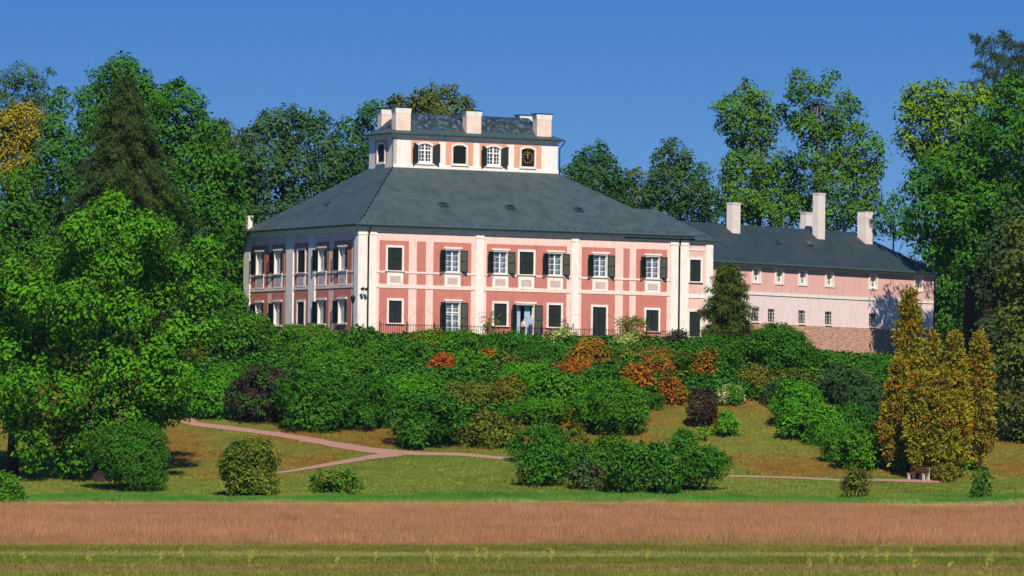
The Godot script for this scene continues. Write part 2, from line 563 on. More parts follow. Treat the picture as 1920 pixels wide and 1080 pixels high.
func ring(a: Array, h: float) -> Array:   # rectangle [u0,u1,v0,v1] at height h, in house axes (v goes to -z)
	return [Vector3(a[0], h, -a[2]), Vector3(a[1], h, -a[2]), Vector3(a[1], h, -a[3]), Vector3(a[0], h, -a[3])]

func hip_roof(rings: Array, closed_top := false) -> ArrayMesh:
	var st := new_st()
	for i in rings.size() - 1:
		for k in 4:
			var k2 := (k + 1) % 4
			quad(st, rings[i][k], rings[i + 1][k], rings[i + 1][k2], rings[i][k2])
	if closed_top:
		var t: Array = rings[-1]
		quad(st, t[0], t[3], t[2], t[1])
	return st.commit()

func cornice(house: Node3D, r: Array, levels: Array, m: Material) -> void:
	for l in levels:   # [h0, h1, out]
		var st := new_st()
		bx(st, Vector3(r[0] - l[2], l[0], -r[3] - l[2]), Vector3(r[1] + l[2], l[1], -r[2] + l[2]))
		put("cornice", st.commit(), m, house)

func roof_window(house: Node3D, at: Vector3, turn: float, slope: float) -> void:
	var b := Basis(Vector3.UP, turn) * Basis(Vector3.RIGHT, slope)
	var st := new_st()
	bx(st, Vector3(-0.38, -0.1, -0.30), Vector3(0.38, 0.09, 0.30))
	var o := put("skylight", st.commit(), M.gutter, house, Transform3D(b, at))
	put("pane", box(Vector3(-0.31, 0.09, -0.23), Vector3(0.31, 0.10, 0.23)), M.skylight_glass, o)

func chimney(house: Node3D, at: Vector3, size: Vector3, cap: float, m: Material, cap_m: Material, slab := true) -> void:
	var st := new_st()
	var x := size.x / 2
	var z := size.z / 2
	bx(st, Vector3(-x, -1.6, -z), Vector3(x, size.y - cap, z))
	var o := put("chimney", st.commit(), m, house, Transform3D(Basis.IDENTITY, at))
	var s2 := new_st()
	var lo := [Vector3(-x - 0.01, size.y - cap, z + 0.01), Vector3(x + 0.01, size.y - cap, z + 0.01), Vector3(x + 0.01, size.y - cap, -z - 0.01), Vector3(-x - 0.01, size.y - cap, -z - 0.01)]
	var hi := []
	for p in lo:
		hi.append(Vector3(p.x * 1.09, size.y, p.z * 1.12))
	for k in 4:
		var k2 := (k + 1) % 4
		quad(s2, lo[k], hi[k], hi[k2], lo[k2])
	quad(s2, hi[0], hi[3], hi[2], hi[1])
	quad(s2, lo[0], lo[1], lo[2], lo[3])
	put("chimney_cap", s2.commit(), cap_m, o)
	if slab:
		put("cover_slab", box(Vector3(-x * 1.2, size.y, -z * 1.25), Vector3(x * 1.2, size.y + 0.06, z * 1.25)), M.iron, o)

# arched surround, sash or leaf shapes for the lantern storey, facing +z, centred on x = 0
func arch_path(w: float, h: float, rise: float, n := 8) -> Array:
	var p := [Vector2(-w / 2, 0)]
	for k in n + 1:
		var t := -1.0 + 2.0 * k / n
		p.append(Vector2(t * w / 2, h - rise * t * t))
	p.append(Vector2(w / 2, 0))
	return p

func arch_ring(w: float, h: float, b: float, rise: float, z0: float, z1: float) -> ArrayMesh:
	var st := new_st()
	var i := arch_path(w, h, rise)
	var o := arch_path(w + 2 * b, h + b, rise)
	o[0].y = -b * 0.6
	o[-1].y = -b * 0.6
	for k in i.size() - 1:
		var a := Vector3(i[k].x, i[k].y, z1)
		var b1 := Vector3(i[k + 1].x, i[k + 1].y, z1)
		var c := Vector3(o[k + 1].x, o[k + 1].y, z1)
		var d := Vector3(o[k].x, o[k].y, z1)
		quad(st, a, b1, c, d)
		var dz := Vector3(0, 0, z0 - z1)
		quad(st, d, c, c + dz, d + dz)
		quad(st, a + dz, b1 + dz, b1, a)
	bx(st, Vector3(o[0].x - 0.05, -b * 0.6 - 0.1, z0), Vector3(o[-1].x + 0.05, -b * 0.6, z1 + 0.06))
	bx(st, Vector3(-w / 2, -b * 0.6, z0), Vector3(w / 2, 0.0, z1))
	return st.commit()

func arch_fill(w: float, h: float, rise: float, z: float) -> ArrayMesh:
	var st := new_st()
	var i := arch_path(w, h, rise)
	for k in range(1, i.size() - 2):
		tri(st, Vector3(0, 0, z), Vector3(i[k].x, i[k].y, z), Vector3(i[k + 1].x, i[k + 1].y, z))
	tri(st, Vector3(0, 0, z), Vector3(i[0].x, 0, z), Vector3(i[1].x, i[1].y, z))
	tri(st, Vector3(0, 0, z), Vector3(i[-2].x, i[-2].y, z), Vector3(i[-1].x, 0, z))
	return st.commit()

func arch_window(house: Node3D, xf: Transform3D, style: String) -> void:
	var w := 1.22
	var h := 1.52
	var win := put("arched_window", arch_ring(w, h, 0.13, 0.2, -0.12, 0.07), M.white, house, xf)
	if style == "shut":
		put("shutter", arch_fill(w, h, 0.2, -0.06), M.shutter, win)
		var s0 := new_st()
		for k in 18:
			bx(s0, Vector3(-w / 2 + 0.06, 0.06 + k * 0.075, -0.055), Vector3(w / 2 - 0.06, 0.085 + k * 0.075, -0.035))
		put("louvre", s0.commit(), M.shutter, win)
		return
	if style == "clock":
		var face := put("clock_face", arch_fill(w, h, 0.2, -0.05), M.clock_face, win)
		for k in 12:
			var a := TAU * k / 12
			put("hour_mark", box(Vector3(-0.035, 0.36, 0), Vector3(0.035, 0.52, 0.03)), M.gold, win, Transform3D(Basis(Vector3.BACK, a), Vector3(0, 0.74, -0.045)))
		put("hour_hand", box(Vector3(-0.04, -0.1, 0.01), Vector3(0.04, 0.30, 0.03)), M.gold, win, Transform3D(Basis(Vector3.BACK, 0.25), Vector3(0, 0.74, -0.03)))
		put("minute_hand", box(Vector3(-0.028, -0.1, 0.03), Vector3(0.028, 0.44, 0.045)), M.gold, win, Transform3D(Basis(Vector3.BACK, -0.1), Vector3(0, 0.74, -0.03)))
		face.set_meta("label", "dark arched clock dial with gilded marks and hands")
		return
	put("pane", arch_fill(w, h, 0.2, -0.10), M.glass, win)
	var s2 := new_st()
	bx(s2, Vector3(-w / 2, 0, -0.10), Vector3(-w / 2 + 0.08, h - 0.2, -0.03))
	bx(s2, Vector3(w / 2 - 0.08, 0, -0.10), Vector3(w / 2, h - 0.2, -0.03))
	bx(s2, Vector3(-0.06, 0.0, -0.098), Vector3(0.06, h - 0.01, -0.02))
	bx(s2, Vector3(-w / 2 + 0.08, h * 0.60, -0.096), Vector3(w / 2 - 0.08, h * 0.60 + 0.10, -0.024))
	bx(s2, Vector3(-w / 2 + 0.08, 0.0, -0.096), Vector3(w / 2 - 0.08, 0.09, -0.024))
	for x in [-0.32, 0.32]:
		bx(s2, Vector3(x - 0.02, 0.09, -0.09), Vector3(x + 0.02, h - 0.08, -0.04))
	for y in [0.22, 0.42, 0.82]:
		bx(s2, Vector3(-w / 2 + 0.08, h * y - 0.018, -0.088), Vector3(w / 2 - 0.08, h * y + 0.018, -0.042))
	put("sash", s2.commit(), M.sash, win)
	if style == "bare":
		return
	for s in [-1.0, 1.0]:
		# one leaf of the arched shutters, hinged at the jamb and swung back
		var st := new_st()
		var n := 5
		for k in n:
			var x0 := w / 2 * k / n
			var x1 := w / 2 * (k + 1) / n
			var y0 := h - 0.2 * pow(1.0 - 2.0 * x0 / w, 2)
			var y1 := h - 0.2 * pow(1.0 - 2.0 * x1 / w, 2)
			for z in [0.0, 0.045]:
				quad(st, Vector3(x0 * s, 0, z), Vector3(x0 * s, y0, z), Vector3(x1 * s, y1, z), Vector3(x1 * s, 0, z))
			quad(st, Vector3(x0 * s, y0, 0), Vector3(x1 * s, y1, 0), Vector3(x1 * s, y1, 0.045), Vector3(x0 * s, y0, 0.045))
		bx(st, Vector3(minf(0, w / 2 * s), 0, 0.001), Vector3(maxf(0, w / 2 * s), 0.05, 0.06))
		put("shutter", st.commit(), M.shutter, win, Transform3D(Basis(Vector3.UP, -s * deg_to_rad(24.0)), Vector3(s * (w / 2 + 0.05), 0.0, 0.09)))

func make_house() -> void:
	var house := thing("chateau", "pink two storey country house with grey hipped roof and lantern storey", "country house", HOUSE_AT, deg_to_rad(HOUSE_TURN))
	var W := 29.84
	var D := 20.06
	var front := Transform3D.IDENTITY
	var wins := []
	for c in [3.16, 14.97]:
		wins.append({"o": [c - 0.64, c + 0.64, 4.90, 6.68], "style": "shut"})
	for c in [8.32, 12.62, 17.6, 21.74, 26.6]:
		wins.append({"o": [c - 0.62, c + 0.62, 4.88, 6.62], "style": "open"})
	for c in [3.25, 12.65, 17.6, 26.6]:
		wins.append({"o": [c - 0.58, c + 0.58, 0.78 if c < 20.0 else 0.66, 2.52 if c < 20.0 else 2.34], "style": "shut"})
	wins.append({"o": [21.7 - 0.62, 21.7 + 0.62, 0.06, 2.46], "style": "shut"})
	wins.append({"o": [8.4 - 0.62, 8.4 + 0.62, 0.06, 2.5], "style": "door"})
	wins.append({"o": [14.93 - 0.78, 14.93 + 0.78, 0.06, 2.46], "style": "hall", "swing": 150.0})
	facade(house, front, W, 8.0, wins,
		[[1.82, 4.42], [5.13, 5.94], [6.61, 10.0], [11.39, 18.67], [20.04, 23.14], [23.88, 24.47], [25.07, 27.95]],
		[[-0.10, 0.70], [0.84, 1.53], [10.37, 11.10], [19.05, 19.74], [28.24, 28.96], [29.10, 29.94]],
		[3.2, 8.32, 12.62, 14.97, 17.6, 21.74, 26.6], 160.0)
	# left side
	var side := Transform3D(Basis(Vector3(0, 0, 1), Vector3.UP, Vector3(-1, 0, 0)), Vector3(0, 0, -D))
	var lw := []
	for v in [17.25, 13.95, 6.2, 2.65]:
		lw.append({"o": [D - v - 0.62, D - v + 0.62, 4.88, 6.62], "style": "open", "curtains": "blind"})
		lw.append({"o": [D - v - 0.60, D - v + 0.60, 0.72, 2.52], "style": "open", "curtains": "blind"})
	lw.append({"o": [D - 9.85 - 0.64, D - 9.85 + 0.64, 4.88, 6.66], "style": "shut"})
	lw.append({"o": [D - 9.85 - 0.60, D - 9.85 + 0.60, 0.72, 2.52], "style": "shut"})
	var fl := []
	for f in [[15.8, 18.86], [12.85, 15.1], [8.62, 11.08], [5.05, 7.22], [1.15, 4.2]]:
		fl.append([D - f[1], D - f[0]])
	facade(house, side, D, 8.0, lw, fl,
		[[-0.04, D - 19.0], [D - 12.46, D - 11.23], [D - 8.5, D - 7.39], [D - 0.62, D - 0.03]],
		[D - 17.25, D - 13.95, D - 9.85, D - 6.2, D - 2.65], 163.0)
	# rear and right walls
	put("wall", box(Vector3(0.4, -0.6, -D), Vector3(W, 8.0, -D + 0.4)), M.light_pink, house)
	put("wall", box(Vector3(W - 0.4, -0.6, -D + 0.4), Vector3(W, 8.0, -0.4)), M.light_pink, house)
	put("floor", box(Vector3(0.4, 3.5, -D + 0.4), Vector3(W - 0.4, 3.75, -0.41)), M.room_plaster, house)
	put("partition", box(Vector3(0.4, -0.5, -4.4), Vector3(W - 0.4, 8.0, -4.2)), M.room_plaster, house)
	cornice(house, [0, W, 0, D], [[7.88, 8.02, 0.09], [8.02, 8.16, 0.20], [8.16, 8.30, 0.30]], M.white)
	put("roof", hip_roof([ring([-0.46, W + 0.46, -0.46, D + 0.46], 8.30), ring([-0.46, W + 0.46, -0.46, D + 0.46], 8.40), ring([0.9, W - 0.9, 0.9, D - 0.9], 9.14), ring([7.06, 22.24, 7.86, 12.14], 13.46)]), M.roof, house)
	var gut := new_st()
	var e := 0.50
	var gp := [Vector3(-e, 8.40, e), Vector3(W + e, 8.40, e), Vector3(W + e, 8.40, -D - e), Vector3(-e, 8.40, -D - e)]
	for k in 4:
		tube(gut, [gp[k], gp[(k + 1) % 4]], [0.075, 0.075], 6)
	put("gutter", gut.commit(), M.gutter, house)
	# snow hooks along the eaves
	var hook := new_st()
	bx(hook, Vector3(-0.035, 0.0, -0.05), Vector3(0.035, 0.20, 0.05))
	bx(hook, Vector3(-0.06, 0.16, -0.02), Vector3(0.06, 0.22, 0.02))
	var hm := hook.commit()
	for k in 38:
		put("snow_hook", hm, M.gutter, house, Transform3D(Basis.IDENTITY, Vector3(0.6 + k * 0.78, 8.47, 0.22)))
	for k in 25:
		put("snow_hook", hm, M.gutter, house, Transform3D(Basis(Vector3.UP, PI / 2), Vector3(-0.22, 8.47, -0.6 - k * 0.78)))
	# lightning strip with clips on the near hip
	var hipst := new_st()
	var h0 := Vector3(0.9, 9.16, -0.9)
	var h1 := Vector3(7.06, 13.48, -7.86)
	tube(hipst, [Vector3(-0.4, 8.44, 0.4), h0, h1], [0.03, 0.03, 0.03], 5)
	for k in 13:
		var q: Vector3 = h0.lerp(h1, k / 13.0)
		bx(hipst, q + Vector3(-0.05, 0.0, -0.05), q + Vector3(0.05, 0.10, 0.05))
	put("ridge_strip", hipst.commit(), M.iron, house)
	var tilt := atan2(4.32, 6.96)
	for u in [8.85, 14.95, 21.2]:
		roof_window(house, Vector3(u, 10.32, -2.65), 0.0, tilt)
	roof_window(house, Vector3(2.75, 10.42, -10.6), -PI / 2, atan2(4.32, 6.16))
	# downpipes
	for u in [0.77, 29.03]:
		var dp := new_st()
		tube(dp, [Vector3(u, -0.4, 0.17), Vector3(u, 7.6, 0.17), Vector3(u, 8.2, 0.46)], [0.06, 0.06, 0.06], 7)
		put("downpipe", dp.commit(), M.iron, house)
	# the lantern storey
	var b0 := 7.1
	var b1 := 22.2
	var bz := -7.9
	var bback := -12.1
	var cs := [9.95, 13.1, 16.22, 19.4]
	var holes := []
	for c in cs:
		holes.append([c - 0.64, c + 0.64, 13.92, 15.36])
	put("lantern_wall", made_plate(b0, b1, 13.2, 16.1, -0.3, 0.0, holes, true), M.white, house, Transform3D(Basis.IDENTITY, Vector3(0, 0, bz)))
	var sidehole := [[2.1 - 0.64, 2.1 + 0.64, 13.92, 15.36]]
	put("lantern_wall", made_plate(0.0, 4.2, 13.2, 16.1, -0.3, 0.0, sidehole, true), M.white, house, Transform3D(side.basis, Vector3(b0, 0, bback)))
	put("lantern_wall", box(Vector3(b1 - 0.3, 13.2, bback + 0.3), Vector3(b1, 16.1, bz - 0.3)), M.white, house)
	put("lantern_wall", box(Vector3(b0 + 0.3, 13.2, bback), Vector3(b1, 16.1, bback + 0.3)), M.white, house)
	put("lantern_base", made_plate(b0 - 0.02, b1 + 0.05, 13.2, 13.72, 0.0, 0.05), M.white, house, Transform3D(Basis.IDENTITY, Vector3(0, 0, bz)))
	for k in 4:
		var c: float = cs[k]
		put("wall_field", made_plate(c - 1.26, c + 1.26, 13.80, 15.72, 0.0, 0.014, holes), M.orange_pink, house, Transform3D(Basis.IDENTITY, Vector3(0, 0, bz)))
		arch_window(house, Transform3D(Basis.IDENTITY, Vector3(c, 13.93, bz)), ["open", "shut", "open", "clock"][k])
	put("wall_field", made_plate(1.0, 3.2, 13.80, 15.72, 0.0, 0.014, sidehole), M.orange_pink, house, Transform3D(side.basis, Vector3(b0, 0, bback)))
	arch_window(house, Transform3D(side.basis, Vector3(b0, 13.93, bback + 2.1)), "shut")
	cornice(house, [b0, b1, 7.9, 12.1], [[15.92, 16.02, 0.10], [16.02, 16.12, 0.24]], M.white)
	put("lantern_roof", hip_roof([ring([b0 - 0.42, b1 + 0.42, 7.48, 12.52], 16.12), ring([b0 - 0.42, b1 + 0.42, 7.48, 12.52], 16.20), ring([b0 + 0.5, b1 - 0.5, 8.4, 11.6], 16.62)]), M.verdigris, house)
	put("lantern_roof", hip_roof([ring([b0 + 0.48, b1 - 0.48, 8.38, 11.62], 16.625), ring([b0 + 1.1, b1 - 1.1, 9.0, 11.0], 17.35), ring([b0 + 1.7, b1 - 1.7, 9.85, 10.15], 18.0)], true), M.patina_roof, house)
	for u in [8.0, 14.45, 20.95]:
		chimney(house, Vector3(u, 16.75, -8.35), Vector3(1.34, 1.5, 0.72), 0.46, M.chimney_tan, M.white)
	for u in [8.45, 21.2]:
		chimney(house, Vector3(u, 16.75, -11.65), Vector3(1.34, 1.56, 0.72), 0.46, M.chimney_tan, M.white)
	chimney(house, Vector3(0.05, 8.75, -19.5), Vector3(0.42, 0.95, 0.42), 0.2, M.chimney_white, M.chimney_white, false)
	var lp := new_st()
	tube(lp, [Vector3(b1 + 0.45, 16.15, bz + 0.45), Vector3(b1 + 0.3, 15.8, bz + 0.3), Vector3(b1 + 0.12, 15.5, bz + 0.1), Vector3(b1 + 0.12, 13.4, bz + 0.1)], [0.05, 0.05, 0.05, 0.05], 6)
	put("downpipe", lp.commit(), M.iron, house)
	# narrow bay that joins the wing
	var bay := Transform3D(Basis.IDENTITY, Vector3(W, 0, -0.12))
	var bh := [[0.30, 1.32, 4.75, 6.5], [0.30, 1.32, 0.3, 2.3]]
	put("bay_wall", made_plate(0.0, 2.44, -0.6, 7.85, -0.4, 0.0, bh, true), M.pale_pink, house, bay)
	put("bay_wall", box(Vector3(W + 2.04, -0.6, -14.0), Vector3(W + 2.44, 7.85, -0.52)), M.pale_pink, house)
	put("wall_field", made_plate(0.12, 1.6, 4.75, 7.2, 0.0, 0.014, bh), M.wing_pink, house, bay)
	put("wall_field", made_plate(0.12, 1.0, 3.82, 4.5, 0.0, 0.014, bh), M.wing_pink, house, bay)
	put("string_course", made_plate(0.02, 1.78, 3.4, 3.7, 0.0, 0.05), M.white, house, bay)
	put("string_course", made_plate(0.02, 1.78, 7.24, 7.34, 0.0, 0.05), M.white, house, bay)
	put("pilaster", made_plate(1.80, 2.46, -0.5, 7.80, -0.2, 0.09), M.white, house, bay)
	for o in bh:
		window(house, bay, o, "shut", "net")
	cornice(house, [W, W + 2.44, 0.2, 14.0], [[7.80, 7.92, 0.10], [7.92, 8.02, 0.24]], M.white)
	put("bay_roof", hip_roof([ring([W - 6.0, W + 2.86, -0.24, 14.3], 8.02), ring([W - 6.0, W + 2.86, -0.24, 14.3], 8.11), ring([W - 2.0, W + 1.0, 6.7, 7.3], 10.8)], true), M.roof, house)

func make_wing() -> void:
	var wing := thing("service_wing", "long pink service wing with four white chimneys and bare brick foot", "building wing", WING_AT, deg_to_rad(WING_TURN))
	var a := -4.0
	var b := 30.1
	var D := 9.0
	var top := 6.55
	var holes := []
	var ups := [1.9, 5.58, 8.63, 11.78, 15.4, 21.43, 27.8]
	var downs := [5.5, 7.6, 11.7, 15.3, 21.35, 27.7]
	for u in ups:
		holes.append([u - 0.42, u + 0.42, 5.12, 6.22])
	for u in downs:
		holes.append([u - 0.42, u + 0.42, 1.80, 2.90])
	put("wall", made_plate(a, b, -2.6, top, -0.5, 0.0, holes, true), M.wing_pale, wing)
	put("wall_field", made_plate(a, b - 0.03, 4.26, top - 0.1, 0.0, 0.014, holes), M.wing_pink, wing)
	put("string_course", made_plate(a, b + 0.02, 4.00, 4.24, 0.0, 0.06), M.white, wing)
	put("frieze", made_plate(a, b + 0.02, 6.33, top, 0.0, 0.05), M.white, wing)
	put("brick_foot", made_plate(a, b + 0.05, -2.6, 1.66, 0.0, 0.035), M.rubble_brick, wing)
	put("wall", box(Vector3(b - 0.5, -2.6, -D), Vector3(b, top, -0.5)), M.wing_pale, wing)
	put("wall", box(Vector3(a, -2.6, -D), Vector3(b - 0.5, top, -D + 0.5)), M.wing_pale, wing)
	put("floor", box(Vector3(a, 3.6, -D + 0.5), Vector3(b - 0.5, 3.8, -0.51)), M.room_plaster, wing)
	put("partition", box(Vector3(a, -1.3, -3.4), Vector3(b - 0.5, top, -3.2)), M.room_plaster, wing)
	for o in holes:
		var w: float = o[1] - o[0]
		var h: float = o[3] - o[2]
		var high: bool = o[2] > 4.0
		var here := Transform3D(Basis.IDENTITY, Vector3(o[0], o[2], 0))
		var st := new_st()
		if high:
			var f := 0.19
			bx(st, Vector3(-f, -f, 0), Vector3(0, h + 0.10, 0.07))
			bx(st, Vector3(w, -f, 0), Vector3(w + f, h + 0.10, 0.07))
			bx(st, Vector3(0, h, 0), Vector3(w, h + 0.10, 0.07))
			bx(st, Vector3(0, -f, 0), Vector3(w, 0, 0.07))
		else:
			bx(st, Vector3(-0.04, -0.10, 0), Vector3(w + 0.04, -0.02, 0.12))
		var win := put("window", st.commit(), M.white, wing, here)
		var s2 := new_st()
		var z := -0.22
		for x in [0.0, w / 2 - 0.04, w - 0.06]:
			bx(s2, Vector3(x, 0, z), Vector3(x + 0.07, h, z + 0.06))
		for y in [0.0, h * 0.36, h * 0.68, h - 0.06]:
			bx(s2, Vector3(0.07, y, z + 0.003), Vector3(w - 0.06, y + 0.05, z + 0.055))
		put("sash", s2.commit(), M.sash, win)
		put("pane", box(Vector3(0.05, 0.04, z + 0.02), Vector3(w - 0.05, h - 0.04, z + 0.028)), M.glass, win)
		if not high:
			var g := new_st()
			for k in 4:
				bx(g, Vector3(0.08 + k * 0.21, 0, 0.02), Vector3(0.11 + k * 0.21, h, 0.05))
			for k in 4:
				bx(g, Vector3(0, 0.1 + k * 0.28, 0.024), Vector3(w, 0.13 + k * 0.28, 0.046))
			put("window_grille", g.commit(), M.iron, win)
	var st2 := new_st()
	var e := 0.40
	var r0 := [Vector3(a, top + 0.06, e), Vector3(b + e, top + 0.06, e), Vector3(b + e, top + 0.06, -D - e), Vector3(a, top + 0.06, -D - e)]
	var r1 := [Vector3(a, 10.0, -D / 2 + 0.05), Vector3(b - 5.4, 10.0, -D / 2 + 0.05), Vector3(b - 5.4, 10.0, -D / 2 - 0.05), Vector3(a, 10.0, -D / 2 - 0.05)]
	var low := r0.map(func(p): return p - Vector3(0, 0.12, 0))
	put("roof", hip_roof([low, r0, r1], true), M.wing_roof, wing)
	put("soffit", box(Vector3(a, top - 0.05, -D - 0.38), Vector3(b + 0.38, top - 0.07 + 0.03, 0.38)), M.eaves_wood, wing)
	var gut := new_st()
	tube(gut, [Vector3(a, top + 0.02, e + 0.05), Vector3(b + e, top + 0.02, e + 0.05)], [0.075, 0.075], 6)
	put("gutter", gut.commit(), M.gutter, wing)
	var dp := new_st()
	tube(dp, [Vector3(b - 0.15, -1.3, 0.14), Vector3(b - 0.15, 6.1, 0.14), Vector3(b - 0.1, 6.5, 0.5)], [0.06, 0.06, 0.06], 6)
	put("downpipe", dp.commit(), M.iron, wing)
	chimney(wing, Vector3(7.0, 9.3, -3.6), Vector3(1.05, 2.45, 0.62), 0.22, M.chimney_white, M.chimney_white, false)
	chimney(wing, Vector3(18.4, 9.2, -3.5), Vector3(0.95, 3.85, 0.6), 0.2, M.chimney_white, M.chimney_white, false)
	chimney(wing, Vector3(20.2, 9.6, -6.2), Vector3(1.0, 1.95, 0.6), 0.2, M.chimney_white, M.chimney_white, false)
	chimney(wing, Vector3(24.7, 9.0, -3.4), Vector3(1.0, 2.85, 0.9), 0.16, M.chimney_white, M.chimney_white)
	var tilt := atan2(3.4, 5.05)
	for u in [11.3, 15.7]:
		roof_window(wing, Vector3(u, 8.66, -2.45), 0.0, tilt)

func make_terrace_things() -> void:
	var hx := Transform3D(Basis(Vector3.UP, deg_to_rad(HOUSE_TURN)), HOUSE_AT)
	# iron railing along the terrace edge
	var at := hx * Vector3(0.6, 0, 2.6)
	at.y = 12.35
	var fence := thing("iron_fence", "thin black iron railing along the terrace edge before the house", "fence", at, deg_to_rad(HOUSE_TURN))
	var bar := box(Vector3(-0.012, -0.5, -0.012), Vector3(0.012, 1.0, 0.012))
	for y in [0.15, 0.86]:
		put("rail", box(Vector3(0, y, -0.03), Vector3(28.8, y + 0.035, -0.013)), M.iron, fence)
	for k in 13:
		put("post", box(Vector3(-0.035, -0.6, -0.075), Vector3(0.035, 1.15, -0.031)), M.iron, fence, Transform3D(Basis.IDENTITY, Vector3(k * 2.4, 0, 0)))
	for k in 144:
		put("bar", bar, M.iron, fence, Transform3D(Basis.IDENTITY, Vector3(0.1 + k * 0.2, 0, 0)))
	# wire hoops for climbing roses
	for k in 9:
		var st := new_st()
		var pts := []
		for j in 15:
			var t := PI * j / 14.0
			pts.append(Vector3(-cos(t) * 1.25, sin(t) * 1.0 + 0.9, 0))
		pts.push_front(Vector3(-1.25, -0.5, 0))
		pts.push_back(Vector3(1.25, -0.5, 0))
		tube(st, pts, pts.map(func(_p): return 0.008), 4)
		var p := hx * Vector3(1.9 + k * 2.75, 0, 2.1)
		p.y = 12.5
		var o := thing("rose_hoop", "thin wire rose hoop standing along the terrace railing", "hoop", p, deg_to_rad(HOUSE_TURN), "wire rose hoops along the terrace")
		put("wire", st.commit(), M.iron, o)
	# lamp post at the near corner
	var lpos := hx * Vector3(-1.5, 0, 2.0)
	lpos.y = height_of(lpos.x, lpos.z)
	var lamp := thing("street_lamp", "black iron lamp post with lantern at the near house corner", "lamp post", lpos)
	var ps := new_st()
	tube(ps, [Vector3(0, -0.2, 0), Vector3(0, 0.5, 0), Vector3(0, 0.55, 0), Vector3(0, 2.55, 0)], [0.09, 0.08, 0.05, 0.035], 8)
	put("pole", ps.commit(), M.iron, lamp)
	var ls := new_st()
	tube(ls, [Vector3(0, 2.5, 0), Vector3(0, 2.62, 0), Vector3(0, 2.98, 0), Vector3(0, 3.0, 0), Vector3(0, 3.16, 0), Vector3(0, 3.28, 0)], [0.05, 0.10, 0.19, 0.23, 0.07, 0.02], 6)
	put("lantern", ls.commit(), M.iron, lamp)
	# floodlights on a bracket at the corner pilaster
	var fpos := hx * Vector3(0.35, 3.25, 0.10)
	var fl := thing("floodlight", "pair of small floodlights on a bracket at the house corner", "floodlight", fpos, deg_to_rad(HOUSE_TURN))
	var fs := new_st()
	tube(fs, [Vector3(0, 0, 0), Vector3(-0.1, 0.1, 0.45)], [0.03, 0.03], 5)
	put("bracket", fs.commit(), M.iron, fl)
	for s in [[-0.22, 0.22], [0.06, 0.04]]:
		put("lamp_head", box(Vector3(s[0] - 0.12, s[1] - 0.08, 0.42), Vector3(s[0] + 0.12, s[1] + 0.1, 0.66)), M.iron, fl, Transform3D(Basis(Vector3.BACK, 0.5), Vector3.ZERO))
	# people in the open hall door
	person(hx * Vector3(15.28, 0.0, 0.35), 1.62, "person in a light blue shirt standing in the open hall door", Color(0.60, 0.72, 0.86), Color(0.30, 0.31, 0.36), Color(0.80, 0.78, 0.74), 0.5)
	person(hx * Vector3(14.62, 0.0, 0.30), 1.30, "shorter person in a cream top standing in the open hall door", Color(0.88, 0.80, 0.70), Color(0.36, 0.22, 0.20), Color(0.34, 0.20, 0.14), -0.4)

